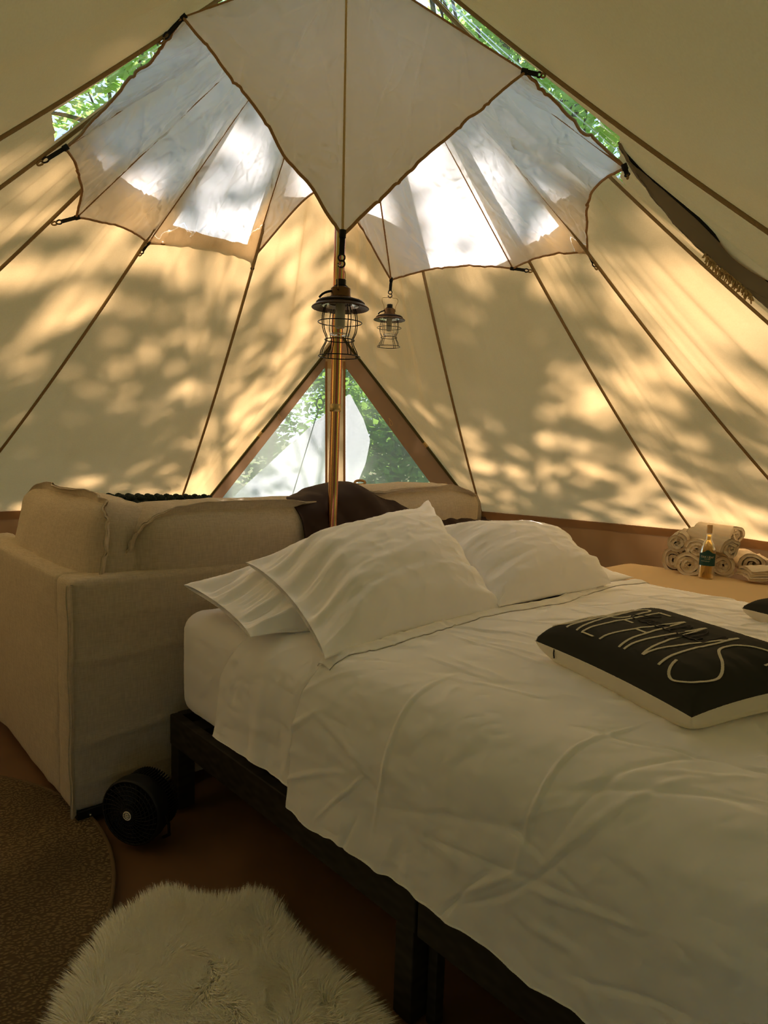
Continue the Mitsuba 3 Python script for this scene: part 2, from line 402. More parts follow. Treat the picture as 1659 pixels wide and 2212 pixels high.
# centre strip edges run straight down
sLt, sLb, sRt, sRb = on_door(703.5, 770), on_door(703.5, 1400), on_door(746.5, 770), on_door(746.5, 1400)
pLt, pRt = on_door(701, 795), on_door(749, 797)
pLb, pRb = on_door(452, 1112), on_door(953, 1075)
pLbb, pRbb = extend_to(pLt, pLb, .18), extend_to(pRt, pRb, .18)
put(win, 'pane', grid_mesh(patch([pLt, pLbb, sLb + (sLt - sLb) * .12, pLt + (sLt - pLt) * .6], 30, 24, .0, .03, 4)), 'net', label='left mesh screen pane with greenish haze')
put(win, 'pane', grid_mesh(patch([pRt, pRbb, sRb + (sRt - sRb) * .12, pRt + (sRt - pRt) * .6], 30, 24, .0, .03, 5)), 'net', label='right mesh screen pane with greenish haze')
put(win, 'door_strip', grid_mesh(patch([sLt, sLb, sRb, sRt], 20, 6, .012, .01)), 'strip_canvas', label='tan zip strip down the middle')
for xx in (705, 744):
    put(win, 'zip_tape', grid_mesh(patch([on_door(xx - 2.4, 780), on_door(xx - 2.4, 1400), on_door(xx + 2.4, 1400), on_door(xx + 2.4, 780)], 12, 3, .016)), 'border_canvas')
put(win, 'border', grid_mesh(patch([FAR_A, FAR_L0, pLbb, pLt], 30, 8, .006, .02, 7)), 'border_canvas', label='brown border along the left leg')
put(win, 'border', grid_mesh(patch([FAR_A, FAR_R0, pRbb, pRt], 30, 8, .006, .02, 8)), 'border_canvas', label='brown border along the right leg')
put(win, 'border', grid_mesh(patch([FAR_A, pLt, pLt * .5 + pRt * .5, pRt], 6, 6, .008)), 'border_canvas', label='brown gusset under the apex')
put(win, 'border', grid_mesh(patch([pLbb, pRbb, FAR_R0, FAR_L0], 30, 8, .004, .03, 9)), 'border_canvas', label='brown foot panel')
put(win, 'apex_flap', grid_mesh(patch([on_door(693, 742), on_door(716, 718), on_door(722, 735), on_door(700, 765)], 8, 8, .03, .03, 3)), 'border_canvas')
put(win, 'apex_flap', grid_mesh(patch([on_door(752, 724), on_door(776, 742), on_door(770, 768), on_door(748, 742)], 8, 8, .03, .03, 6)), 'border_canvas')
for (x, y) in ((598, 890), (838, 902), (402, 1088), (960, 1040)):
    c = on_door(x, y, .03)
    lp = [c + RT * .004, c + RT * .014 - Z * .035, c + RT * .022 - Z * .05, c + RT * .03 - Z * .045, c + RT * .016 - Z * .01, c + RT * .006]
    put(win, 'tie_loop', tube(smooth_curve(lp, 20), .0022, 5), 'tie_cord')
ap = thing('a_frame_pole', 'dark slim steel rods forming the A frame around the screened door', 'tent pole')
put(ap, 'rod', tube([FAR_A + DN * .03, FAR_L0 + DN * .03], .0095, 10), 'rod_metal', label='left leg rod')
put(ap, 'rod', tube([FAR_A + DN * .03, FAR_R0 + DN * .03], .0095, 10), 'rod_metal', label='right leg rod')
for a, b, q in ((FAR_A, FAR_L0, .36), (FAR_A, FAR_R0, .38)):
    c = a + (b - a) * q + DN * .03; d = (b - a) / np.linalg.norm(b - a)
    put(ap, 'ferrule', tube([c - d * .02, c + d * .02], .0118, 10), 'brass_wire')

# centre pole
pole = thing('tent_pole', 'iridescent brass coloured steel centre pole standing between sofa and bed', 'tent pole')
PB = B(-.055, .645, 0); PT = np.array([CX, CY, TOP - .03])
pb_dir = at_y(716, 1150, PB[1]); PB = PB + RT * 0
PB[0] = at_y(715, 1175, PB[1])[0]
def pole_at(z):
    return PB + (PT - PB) * z / PT[2]
put(pole, 'shaft', tube([pole_at(0.005), pole_at(.62), pole_at(1.25)], .0175, 28), 'pole_metal')
put(pole, 'shaft', tube([pole_at(1.25), pole_at(1.9), pole_at(TOP - .04)], .0195, 28), 'pole_metal')
put(pole, 'joint_ring', tube([pole_at(1.235), pole_at(1.262)], .0205, 28), 'brass_wire')
put(pole, 'wire_tie', tube([pole_at(.772) + np.array([math.cos(a), math.sin(a), .25 * math.cos(a)]) * .0185 for a in np.linspace(0, 2 * np.pi, 24)], .0014, 5), 'brass_wire')

#@@OBJECTS
# ------------------------------------------------------------------ soft shapes
def soft_box(size, r, step=.03, bulge=(0, 0, 0), seed=0, wr=.0, wfreq=6., fine=0.):
    """A box with rounded edges, bulging faces and wrinkles, centred on the origin. Returns (vertices, faces)."""
    h = np.asarray(size, float) / 2
    V, F, n0 = [], [], 0
    for ax in range(3):
        b, c = (ax + 1) % 3, (ax + 2) % 3
        for sg in (-1, 1):
            nb, nc = max(3, int(size[b] / step)), max(3, int(size[c] / step))
            # denser sampling near the edges
            def ls(n, hh):
                t = np.linspace(-1, 1, n + 1); return hh * np.sin(t * np.pi / 2 * .8) / np.sin(np.pi / 2 * .8)
            B_, C_ = np.meshgrid(ls(nb, h[b]), ls(nc, h[c]), indexing='ij')
            P = np.zeros(B_.shape + (3,)); P[..., ax] = sg * h[ax]; P[..., b] = B_; P[..., c] = C_
            g = grid_mesh(P); f = g.faces if sg > 0 else g.faces[:, ::-1]
            V.append(g.vertices); F.append(f + n0); n0 += len(g.vertices)
    m = trimesh.Trimesh(np.vstack(V), np.vstack(F), process=False); m.merge_vertices(digits_vertex=6)
    v = np.array(m.vertices); inner = np.clip(v, -(h - r), h - r); d = v - inner
    n = d / (np.linalg.norm(d, axis=1, keepdims=True) + 1e-12)
    p = inner + n * r
    q = np.clip(np.abs(p) / h, 0, 1)
    for ax in range(3):
        b, c = (ax + 1) % 3, (ax + 2) % 3
        p[:, ax] += np.sign(p[:, ax]) * bulge[ax] * (1 - q[:, b] ** 2.5) * (1 - q[:, c] ** 2.5) * q[:, ax] ** 2
    if wr:
        p = p + n * ((ridged(p * wfreq, seed, 3, 2.2) - .3) * wr + (meshkit.fbm(p * wfreq * .4, 3, seed + 3) - .5) * wr * 1.5)[:, None]
    return trimesh.Trimesh(p, m.faces, process=False)
def in_frame(m, o, ex, ey, ez=Z):
    return frame_mesh(m, o, np.asarray(ex), np.asarray(ey), np.asarray(ez))
def bedframe(m, l, w, z):
    return frame_mesh(m, B(l, w, z), U, W, Z)

def pillow(TL, TR, BR, BL, t, name_seed, n=(150, 100), flat_left=0., ears=.05, wr=.010, bend=0., skew=1.0, fat=(2.6, .55), horn=None):
    """A stuffed pillow between four corner points: (closed mesh, top surface function of u, v in [-1, 1])."""
    TL, TR, BR, BL = [np.asarray(q, float) for q in (TL, TR, BR, BL)]
    nu, nv = n
    u = np.linspace(-1, 1, nu); v = np.linspace(-1, 1, nv)
    uu, vv = np.meshgrid(u, v, indexing='ij')
    # pull the edges in between the corners
    pu = uu * (1 - ears * (1 - np.abs(vv) ** 2)); pv = vv * (1 - ears * (1 - np.abs(uu) ** 2))
    a, b = (pu + 1) / 2, (pv + 1) / 2
    C = ((TL * (1 - a)[..., None] + TR * a[..., None]) * (1 - b)[..., None] + (BL * (1 - a)[..., None] + BR * a[..., None]) * b[..., None])
    if horn is not None:
        C = C + np.asarray(horn) * np.exp(-((1 - uu) / .20) ** 2 - ((1 + vv) / .50) ** 2)[..., None]
    nrm = np.cross(TR - TL + BR - BL, TL - BL + TR - BR); nrm /= np.linalg.norm(nrm)
    if nrm[2] < 0: nrm = -nrm
    C = C + nrm * (bend * (1 - uu ** 2) * (1 - vv ** 2))[..., None]
    th = t * (np.clip(1 - np.abs(uu) ** fat[0], 0, 1) * np.clip(1 - np.abs(vv) ** fat[0], 0, 1)) ** fat[1]
    if flat_left:
        k = np.clip((uu + 1) / flat_left, 0, 1); k = k * k * (3 - 2 * k)
        th = th * k + .012 * (1 - k) * np.clip(1 - np.abs(vv) ** 8, 0, 1)
    ends = np.abs(uu) ** 3
    fold = (meshkit.fbm(np.stack([uu * 1.2, vv * 5.5 + uu * .8, uu * 0 + name_seed], -1), 3, name_seed) - .5) * (.3 + .9 * ends)
    fold2 = (ridged(np.stack([uu * 2.6 + vv * 1.1, vv * 2.2 - uu * .7, uu * 0 + name_seed], -1), name_seed + 5, 3, 2.5) - .3)
    edge = np.clip(1 - np.maximum(np.abs(uu), np.abs(vv)) ** 12, 0, 1)
    fold3 = ridged(np.stack([uu * 5 + vv * 3, vv * 4.5 - uu * 2, uu * 0 + name_seed], -1), name_seed + 9, 3, 3.0) - .25
    disp = (fold * wr * 2.6 + fold2 * wr * .38 + fold3 * wr * .12) * edge
    top = C + nrm * (th * .5 * skew + disp)[..., None]
    bot = C - nrm * (th * .5 * (2 - skew))[..., None]
    mt, mb = grid_mesh(top), grid_mesh(bot)
    if mt.face_normals.mean(0) @ nrm < 0:
        mt.invert()
    if mb.face_normals.mean(0) @ nrm > 0:
        mb.invert()
    return mt, mb, top, bot, nrm
def closed_pillow(mt, mb):
    N = len(mt.vertices)
    m = trimesh.Trimesh(np.vstack([mt.vertices, mb.vertices]), np.vstack([mt.faces, mb.faces + N]), process=False)
    m.merge_vertices(digits_vertex=6)
    return m
def flange(loop, out, w, t=.004, wav=.006, seed=0, closed=True):
    """A wavy cloth edging around a closed loop of points, standing out along out (n, 3)."""
    loop, out = np.asarray(loop), np.asarray(out)
    n = len(loop); s = np.linspace(0, 1, n)
    k = meshkit.fbm(np.stack([np.cos(s * 2 * np.pi) * 5, np.sin(s * 2 * np.pi) * 5, s * 0 + seed], -1), 3, seed) - .5
    side = np.cross(np.roll(loop, -1, 0) - np.roll(loop, 1, 0), out); side /= np.linalg.norm(side, axis=1, keepdims=True) + 1e-9
    P = np.stack([loop - out * .008, loop + out * w * .5 + side * (k * wav)[:, None], loop + out * w + side * (k * wav * 2.5)[:, None]], 1)
    if closed:
        P = np.concatenate([P, P[:1]])
    return shell(P, t)
def cushion(name, label, l0, l1, w0, w1, z0, z1, axis, seed, grp, matl='linen', flip=1, tilt=0.):
    """A thick cushion with an edging around its outer face; axis: 'l' or 'w', the direction of its thickness."""
    k = thing(name, label, 'cushion', grp)
    L, Wd, H = l1 - l0, w1 - w0, z1 - z0
    bl = (.035, .01, .012) if axis == 'l' else (.01, .035, .012)
    m = soft_box((L, Wd, H), .065, .022, bl, seed, .010, 5.)
    v = np.array(m.vertices); ia = 1 if axis == 'l' else 0; ha = (Wd if axis == 'l' else L) / 2
    ya, zb = v[:, ia] / ha, v[:, 2] / (H / 2)
    v[:, ia] *= 1 - .045 * np.abs(zb) ** 3; v[:, 2] *= 1 - .05 * np.abs(ya) ** 8
    m = trimesh.Trimesh(v, m.faces, process=False)
    o = B((l0 + l1) / 2, (w0 + w1) / 2, (z0 + z1) / 2)
    a = math.radians(tilt)
    if axis == 'l':
        ex, ey, ez = U * math.cos(a) + Z * math.sin(a), W, Z * math.cos(a) - U * math.sin(a)
    else:
        ex, ey, ez = U, W * math.cos(a) + Z * math.sin(a), Z * math.cos(a) - W * math.sin(a)
    put(k, 'cover', in_frame(m, o, ex, ey, ez), matl)
    th = np.linspace(0, 2 * np.pi, 140, endpoint=False)
    A, Bh = (Wd / 2, H / 2) if axis == 'l' else (L / 2, H / 2)
    e = 4.6
    cx = np.sign(np.cos(th)) * np.abs(np.cos(th)) ** (2 / e); cy = np.sign(np.sin(th)) * np.abs(np.sin(th)) ** (2 / e)
    x, y = cx * (A - .004), cy * (Bh - .004)
    dep = (L if axis == 'l' else Wd) / 2 - .035
    ox = np.abs(np.cos(th)) ** 1.0 * np.sign(np.cos(th)); oy = np.sin(th)
    if axis == 'l':
        loop = o + np.multiply.outer(np.full_like(x, dep * flip), ex) + np.multiply.outer(x, ey) + np.multiply.outer(y, ez)
        out = np.multiply.outer(ox, ey) + np.multiply.outer(oy, ez) + ex * .55 * flip
    else:
        loop = o + np.multiply.outer(np.full_like(x, dep * flip), ey) + np.multiply.outer(x, ex) + np.multiply.outer(y, ez)
        out = np.multiply.outer(ox, ex) + np.multiply.outer(oy, ez) + ey * .55 * flip
    out /= np.linalg.norm(out, axis=1, keepdims=True)
    put(k, 'edging', flange(loop, out, .032, .007, .022, seed), matl, label='wavy sewn edging')
    return k


# ------------------------------------------------------------------ sofa and its cushions
sofa = thing('sofa', 'beige linen slipcovered sofa with its back to the head of the bed', 'sofa')
L0, L1, SW0, SW1, ST = -.09, -1.2, -.285, 1.85, .715
def cover_box(l0, l1, w0, w1, z0, z1, r, seed, wr=.006):
    return bedframe(soft_box((abs(l1 - l0), abs(w1 - w0), z1 - z0), r, .028, (0.004, .004, 0), seed, wr, 4.), (l0 + l1) / 2, (w0 + w1) / 2, (z0 + z1) / 2)
bk_ = soft_box((.125, SW1 - SW0, ST - .03), .022, .011, (.004, .004, 0), 31, .006, 4.)
v_ = np.array(bk_.vertices); zz_ = v_[:, 2] + (.03 + ST) / 2; ww_ = v_[:, 1] + (SW1 - SW0) / 2
for z0_, sl_, am_ in ((.475, .035, .006), (.235, .05, .007), (.115, .02, .004), (.60, .02, .003)):
    cz_ = z0_ + sl_ * ww_ + .012 * (meshkit.fbm(np.stack([ww_ * 6, ww_ * 0, ww_ * 0 + z0_], -1), 3, 34) - .5)
    fade_ = np.clip(1.1 - ww_ / .75, 0, 1)
    v_[:, 0] += np.sign(v_[:, 0]) * am_ * np.exp(-((zz_ - cz_) / .009) ** 2) * fade_
put(sofa, 'back', bedframe(trimesh.Trimesh(v_, bk_.faces, process=False), L0 - .0625, (SW0 + SW1) / 2, (.03 + ST) / 2), 'linen', label='back panel of the slipcover')
put(sofa, 'arm', cover_box(L1, L0 - .11, SW0, SW0 + .125, .03, ST, .022, 32, .009), 'linen', label='left arm')
put(sofa, 'arm', cover_box(L1, L0 - .11, SW1 - .125, SW1, .03, ST, .022, 33), 'linen', label='right arm')
put(sofa, 'seat', cover_box(L1, L0 - .12, SW0 + .115, SW1 - .115, .06, .34, .03, 34), 'linen')
for i, (a, b) in enumerate(((SW0 + .13, .78), (.785, SW1 - .13))):
    put(sofa, 'seat_cushion', cover_box(L1 + .02, L0 - .13, a, b, .34, .47, .05, 36 + i), 'linen')
for kk, (w, sgn) in enumerate(((SW0, -1), (SW1, 1))):
    zz = np.linspace(.022, ST - .012, 60)
    out = (U * .7 + W * sgn * .7)
    wob = (meshkit.fbm(np.stack([zz * 9, zz * 0, zz * 0 + kk], -1), 3, 41) - .5) * .012
    base = B(L0 - .008, w - sgn * .008, 0) + np.multiply.outer(zz, Z)
    nrm = U * .7 - W * sgn * .7
    P = np.stack([base, base + out * .012 + nrm * wob[:, None] * .5, base + out * .024 + nrm * wob[:, None]], 1)
    put(sofa, 'corner_seam', shell(P, .007), 'linen', label='sewn flange down the back corner')
# crease lines across the back panel
put(sofa, 'foot_bracket', bed_box(L0 - .03, L0 + .026, SW0 + .035, SW0 + .225, .004, .034, .004, 4), 'black_plastic', label='black metal foot under the slipcover')
for q in (.045, .085):
    put(sofa, 'bolt', tube([B(L0 + .004, SW0 + q, .016), B(L0 + .012, SW0 + q, .016)], .0045, 10), 'steel')
CG = 'linen cushions on the sofa'
cushion('sofa_cushion', 'square beige linen cushion standing on the left arm end of the sofa', -1.0, -.15, -.205, -.005, .47, .915, 'w', 51, CG, flip=-1, tilt=-9)
cushion('sofa_cushion', 'long beige linen back cushion left of the centre pole', -.345, -.135, -.085, .755, .47, .905, 'l', 52, CG, tilt=-9)
cushion('sofa_cushion', 'beige linen back cushion at the right end of the sofa beyond the pole', -.38, -.17, .775, 1.58, .47, .94, 'l', 53, CG, tilt=-9)
kc = thing('knitted_cushion', 'dark green chunky knitted cushion in the sofa corner behind the linen cushions', 'cushion')
m = soft_box((.13, .42, .42), .055, .02, (.03, 0, 0), 61)
ang = math.radians(28)
ex, ey = U * math.cos(ang) - W * math.sin(ang), W * math.cos(ang) + U * math.sin(ang)
o = B(-.46, .10, .70)
put(kc, 'cover', in_frame(m, o, ex, ey, rot(Z, ey, -8)), 'knit_green')
st = []
for i in range(13):
    for j in range(13):
        for s in (-1, 1):
            y, z = (i - 6) * .031 + (.007 if j % 2 else 0), (j - 6) * .031
            q = 1 - (y / .21) ** 2 * .5 - (z / .21) ** 2 * .5
            b = trimesh.creation.icosphere(1, .0165); b.apply_scale([.8, 1.0, .85]); b.apply_translation([s * (.058 + .03 * max(0, (1 - abs(y / .21) ** 2.5) * (1 - abs(z / .21) ** 2.5))), y, z]); st.append(b)
ez = rot(Z, ey, -8)
for i in range(26):
    a = (i - 12.5) * .0165
    for e in (-1, 1):
        b = trimesh.creation.icosphere(1, .0165); b.apply_scale([1.2, .9, .9]); b.apply_translation([((i % 2) - .5) * .05, a, e * .208]); st.append(b)
        b = trimesh.creation.icosphere(1, .0165); b.apply_scale([1.2, .9, .9]); b.apply_translation([((i % 2) - .5) * .05, e * .208, a]); st.append(b)
put(kc, 'knit_loops', in_frame(cat(st), o, ex, ey, ez), 'knit_green', label='thick braided loops', kind='stuff')
# round tan cushion with a rope knot
rc = thing('rope_knot_cushion', 'tan cushion with a coiled straw rope knot peeping over the right sofa cushion', 'cushion')
ctr = at_y(805, 1078, 3.55)
m = soft_box((.12, .44, .36), .05, .03, (.03, 0, .02), 66, .006)
put(rc, 'cover', in_frame(m, ctr - Z * .145 , U, W, Z), 'tan_upholstery')
tt = np.linspace(0, 1, 90)
for j in range(3):
    cc = at_y(777, 1056, 3.45) + np.array([0, 0, (j - 1) * .016])
    rr = .045 - .009 * j
    put(rc, 'rope_coil', tube([cc + RT * rr * math.cos(a) + Z * (.012 * math.sin(a) + .008 * j) + FW * rr * .6 * math.sin(a) for a in np.linspace(0, 2 * np.pi, 40)], .0062, 6), 'straw')

# throw
th = thing('throw_blanket', 'dark brown velvet throw draped over the sofa back behind the pole', 'blanket')
ws = np.linspace(.50, 1.66, 130)
hz = np.interp(ws, [.50, .58, .66, .75, .83, .92, 1.02, 1.12, 1.22, 1.36, 1.5, 1.66], [.885, .925, .952, .962, .955, .925, .885, .845, .825, .80, .785, .765])
from scipy.ndimage import gaussian_filter1d, gaussian_filter
hz = gaussian_filter1d(hz, 3)
back = np.clip((1.12 - ws) / .25, 0, 1)
rows = []
for w, h, bk in zip(ws, hz, back):
    pts = np.array([[-.40 * bk - .20 * (1 - bk), h - .20 * bk + .02 * (1 - bk)], [-.36 * bk - .17 * (1 - bk), h - .05 * bk], [-.25 * bk - .15 * (1 - bk), h + .0], [-.12, h - .025 - .01 * (1 - bk)], [-.078, h - .10], [-.066, max(.66, h - .17)], [-.063, .60], [-.064, .48]])
    rows.append(resample(smooth_curve(pts, 60), 70))
R_ = np.array(rows)
Wd = np.broadcast_to(ws[:, None], R_.shape[:2])
q = np.stack([Wd * 4.2 + R_[..., 1] * 3.0, R_[..., 1] * 5, R_[..., 0] * 3], -1)
f1 = (ridged(q, 71, 2, 1.6) - .3) * .026
f2 = (meshkit.fbm(np.stack([Wd * 13 + R_[..., 1] * 9, R_[..., 1] * 2, Wd * 0], -1), 2, 72) - .5) * .02
lowest = -.066
P = Bv(R_[..., 0], Wd, R_[..., 1]); n = gnormals(P); n = np.where(((n @ U) + (n @ Z))[..., None] < 0, -n, n)
amp = np.clip((R_[..., 1] - .66) / .1, .15, 1)
P = P + n * (np.maximum(f1 + f2, -.008) * amp)[..., None] * 1.0
put(th, None, shell(P, .006), 'velvet')

# ------------------------------------------------------------------ bed
bed = thing('platform_bed', 'low dark wooden platform bed frame under the white mattress', 'bed')
RZ0, RZ1, BL_, BW = .195, .288, 2.08, 1.545
put(bed, 'side_rail', bed_box(.0, 1.055, 0, .03, RZ0, RZ1, .004, 4), 'dark_wood', label='head half of the left side rail')
put(bed, 'side_rail', bed_box(1.061, BL_, 0, .03, RZ0, RZ1, .004, 4), 'dark_wood', label='foot half of the left side rail')
put(bed, 'side_rail', bed_box(0, 1.055, BW - .03, BW, RZ0, RZ1, .004, 4), 'dark_wood')
put(bed, 'side_rail', bed_box(1.061, BL_, BW - .03, BW, RZ0, RZ1, .004, 4), 'dark_wood')
put(bed, 'head_rail', bed_box(-.004, .028, .025, BW - .025, RZ0, RZ1, .004, 4), 'dark_wood')
put(bed, 'foot_rail', bed_box(BL_ - .03, BL_ + .004, .025, BW - .025, RZ0, RZ1, .004, 4), 'dark_wood')
for l in np.linspace(.12, 1.96, 12):
    put(bed, 'slat', bed_box(l - .035, l + .035, .028, BW - .028, .262, .284, .003, 4), 'dark_wood')
put(bed, 'centre_beam', bed_box(.03, BL_ - .03, BW / 2 - .025, BW / 2 + .025, .195, .26, .004, 4), 'dark_wood')
for l, w in ((.0, .004), (1.0, .004), (1.062, .004), (BL_ - .055, .004), (0, BW - .06), (1.03, BW - .06), (BL_ - .055, BW - .06), (1.03, BW / 2 - .028)):
    dw = .055
    put(bed, 'leg', bed_box(l, l + (.05 if l != 1.062 else .024), w + (.03 if l == 1.062 else 0), w + dw, .0, RZ0 + .05, .003, 4), 'dark_wood')

mt_ = thing('mattress', 'thick mattress in a white fitted sheet', 'mattress')
m = soft_box((2.085, 1.545, .318), .06, .022, (0, 0, .008), 81, .007, 6.)
put(mt_, None, bedframe(m, 1.030, .768, .292 + .159), 'white_cotton')
MT = .612

# path across the bed: left hem, up, over the top, down the right side
def bed_path(hem_z, n, inset=0., right_z=.33, over=.0):
    pts = [(-.042 + inset, hem_z), (-.036 + inset, .36), (-.030 + inset, .44), (-.020 + inset, .52), (.004 + inset, .578), (.05, .612 + over), (.12, .620 + over), (.3, .622 + over), (.77, .626 + over), (1.25, .622 + over), (1.43, .618 + over), (1.50, .608 + over), (1.548, .57), (1.565, .50), (1.572, .40), (1.575, right_z)]
    return resample(smooth_curve(pts, 400), n)
sh = thing('top_sheet', 'white flat sheet hanging down the left side between pillows and coverlet', 'sheet')
pa = bed_path(.335, 400)[:130]
la = np.linspace(.30, .80, 70)
Pq = []
for i, l in enumerate(la):
    row = pa.copy()
    Pq.append(row)
Pq = np.array(Pq); Lq = np.broadcast_to(la[:, None], Pq.shape[:2]).copy()
sidef = np.clip((.60 - Pq[..., 1]) / .2, 0, 1)
Lq[0] += 0; Lq = Lq + .05 * (1 - np.linspace(0, 1, 70))[:, None] * np.clip((Pq[..., 1] - .5) / .1, 0, 1)
pl = (meshkit.fbm(np.stack([Lq * 12, Pq[..., 1] * 1.5, Lq * 0], -1), 3, 91) - .5) * .030 * sidef + (ridged(np.stack([Lq * 7, Pq[..., 1] * 5, Pq[..., 0] * 5], -1), 92, 3, 2.5) - .3) * .006
Pw = Bv(Lq, Pq[..., 0], Pq[..., 1]); n = gnormals(Pw); n = np.where(((n @ Z) - (n @ W))[..., None] < 0, -n, n)
put(sh, None, shell(Pw + n * (.006 + pl)[..., None], .003), 'white_cotton')

cv = thing('coverlet', 'large white cotton coverlet spread over the bed and down its sides', 'bedspread')
pa = bed_path(.305, 400, -.006, .33, .006)
nl = 400
lb = np.linspace(0, 1, nl)
Pq = np.broadcast_to(pa[None], (nl,) + pa.shape).copy()
sidef = np.clip((.60 - Pq[..., 1]) / .25, 0, 1) * (Pq[..., 0] < .3)
l_start = .675 - .02 * sidef + .012 * np.sin(Pq[..., 0] * 9) * (1 - sidef)
Lq = l_start + (2.13 - l_start) * lb[:, None]
p3 = np.stack([Lq, Pq[..., 0] * 1.0, Pq[..., 1]], -1)
w1 = ridged(p3 * [2.6, 3.4, 3.0] + [p_ for p_ in (0, 0, 0)], 101, 4, 3.0) - .25
w2 = ridged(np.stack([(Lq + Pq[..., 0] * .5) * 7, (Pq[..., 0] - Lq * .5) * 3.0, Pq[..., 1] * 4], -1), 103, 3, 3.0) - .25
w3 = (meshkit.fbm(p3 * [2.2, 2.2, 1.5], 3, 104) - .5)
vfold = (meshkit.fbm(np.stack([Lq * 8, Pq[..., 1] * 1.2, Lq * 0], -1), 3, 105) - .5) * sidef
disp = w1 * .0085 + w2 * .006 + w3 * .018 + vfold * .040 * np.clip((.62 - Pq[..., 1]) / .3, 0, 1)
tcoord = np.broadcast_to(np.linspace(0, 2.15, pa.shape[0])[None], Pq.shape[:2])     # distance across the cloth
disp = disp + creases(Lq, tcoord, 170, (.6, 2.15, 0, 2.0), 5, (.002, .0055), (.05, .2))
# the hem wanders a little
hemz = (meshkit.fbm(np.stack([lb * 14, lb * 0, lb * 0], -1), 3, 106) - .5)[:, None] * .035
Pq[..., 1] += hemz * np.clip((.42 - Pq[..., 1]) / .1, 0, 1) * (Pq[..., 0] < .3)
Pw = Bv(Lq, Pq[..., 0], Pq[..., 1]); n = gnormals(Pw); n = np.where(((n @ Z) - (n @ W) * np.sign(.7 - Pq[..., 0]))[..., None] < 0, -n, n)
Pw = Pw + n * (.013 + disp)[..., None]
COVER_P = Pw
put(cv, None, shell(Pw, .004), 'white_cotton')
sel = (pa[:, 0] > .02) & (pa[:, 1] > .59) & (pa[:, 0] < 1.5)
e0 = Pw[0][sel]; e1 = Pw[10][sel]
fold = np.stack([e0 + Z * .001 - U * (.010 + .004 * np.sin(np.arange(sel.sum()) * .35))[:, None], e0 + Z * .010 - U * .003, e0 * .6 + e1 * .4 + Z * .011, e1 + Z * .004], 1)
put(cv, 'turned_hem', shell(fold, .003), 'white_cotton')

# pillows
PG = 'white bed pillows'
def bed_pillow(label, TL, TR, BR, BL, t, seed, **kw):
    k = thing('bed_pillow', label, 'pillow', PG)
    mt, mb, top, bot, nrm = pillow(B(*TL), B(*TR), B(*BR), B(*BL), t, seed, **kw)
    put(k, 'pillowcase', closed_pillow(mt, mb), 'pillow_cotton')
    return k, top, bot, nrm
bed_pillow('white pillow lying flat at the left head corner with its pillowcase mouth drooping', (.06, -.02, .70), (.04, .80, .70), (.60, .74, .665), (.45, -.032, .638), .135, 201, flat_left=.45, wr=.026, bend=.02)
bed_pillow('white pillow lying flat at the right head corner beneath the leaning one', (.08, .84, .685), (.10, 1.50, .685), (.655, 1.51, .652), (.66, .80, .652), .10, 202, wr=.02, bend=.01)
k, top, bot, nrm = bed_pillow('large front white pillow leaning up against the sofa with a pointed top corner', (.20, .10, .775), (.065, 1.0, .868), (.685, .665, .655), (.71, .0, .645), .20, 203, flat_left=.42, wr=.026, ears=.09, bend=.02, skew=1.2, horn=Z * .048 - W * .012)
bed_pillow('white pillow on the right leaning behind the pointed one', (.27, .80, .84), (.40, 1.36, .80), (.705, 1.25, .668), (.69, .64, .668), .17, 204, wr=.018, ears=.06, bend=.01, skew=1.15)

# lumbar pillows
LG = 'black and white lumbar pillows'
def lumbar(label, TL, TR, BR, BL, t, seed):
    k = thing('lumbar_pillow', label, 'pillow', LG)
    mt, mb, top, bot, nrm = pillow(B(*TL), B(*TR), B(*BR), B(*BL), t, seed, ears=.075, wr=.004, n=(100, 70), fat=(5., .42), skew=.95)
    put(k, 'front', mt, 'black_cotton', label='black printed front')
    put(k, 'back', mb, 'cream_back', label='white back')
    return k, top, nrm
mat('cream_back', (.72, .66, .54), .85, sheen=.3)
kl, top, nrm = lumbar('black lumbar pillow printed with DREAMS lying on the coverlet', (1.115, .69, .715), (1.545, .535, .715), (1.412, .232, .682), (.988, .388, .685), .13, 210)
lumbar('second black lumbar pillow cut off by the right edge of the picture', (1.30, 1.48, .685), (1.70, 1.36, .685), (1.52, 1.05, .68), (1.15, 1.185, .68), .105, 211)
from scipy.ndimage import map_coordinates
def on_pillow(uv, lift):
    uv = np.asarray(uv, float)
    i = (uv[:, 0] + 1) / 2 * (top.shape[0] - 1); j = (uv[:, 1] + 1) / 2 * (top.shape[1] - 1)
    return np.stack([map_coordinates(top[..., c], [i, j], order=1, mode='nearest') for c in range(3)], 1) + nrm * lift
def stroke(pts, wd, lift, smooth=False):
    """A printed line of width wd (metres) following the pillow surface; pts in (u, v)."""
    pts = smooth_curve(pts, 60) if smooth else resample(pts, 40)
    c = on_pillow(pts, lift); t = np.gradient(c, axis=0); t /= np.linalg.norm(t, axis=1, keepdims=True) + 1e-9
    s = np.cross(nrm, t); s /= np.linalg.norm(s, axis=1, keepdims=True) + 1e-9
    return shell(np.stack([c - s * wd / 2, c + s * wd / 2], 1), .0012)
v0, v1 = .84, -.45    # baseline near the front edge, cap height towards the far edge
def glyph(x0, w, strokes):
    return [([(x0 + w * a, v0 + (v1 - v0) * b) for a, b in s], sm) for s, sm in strokes]
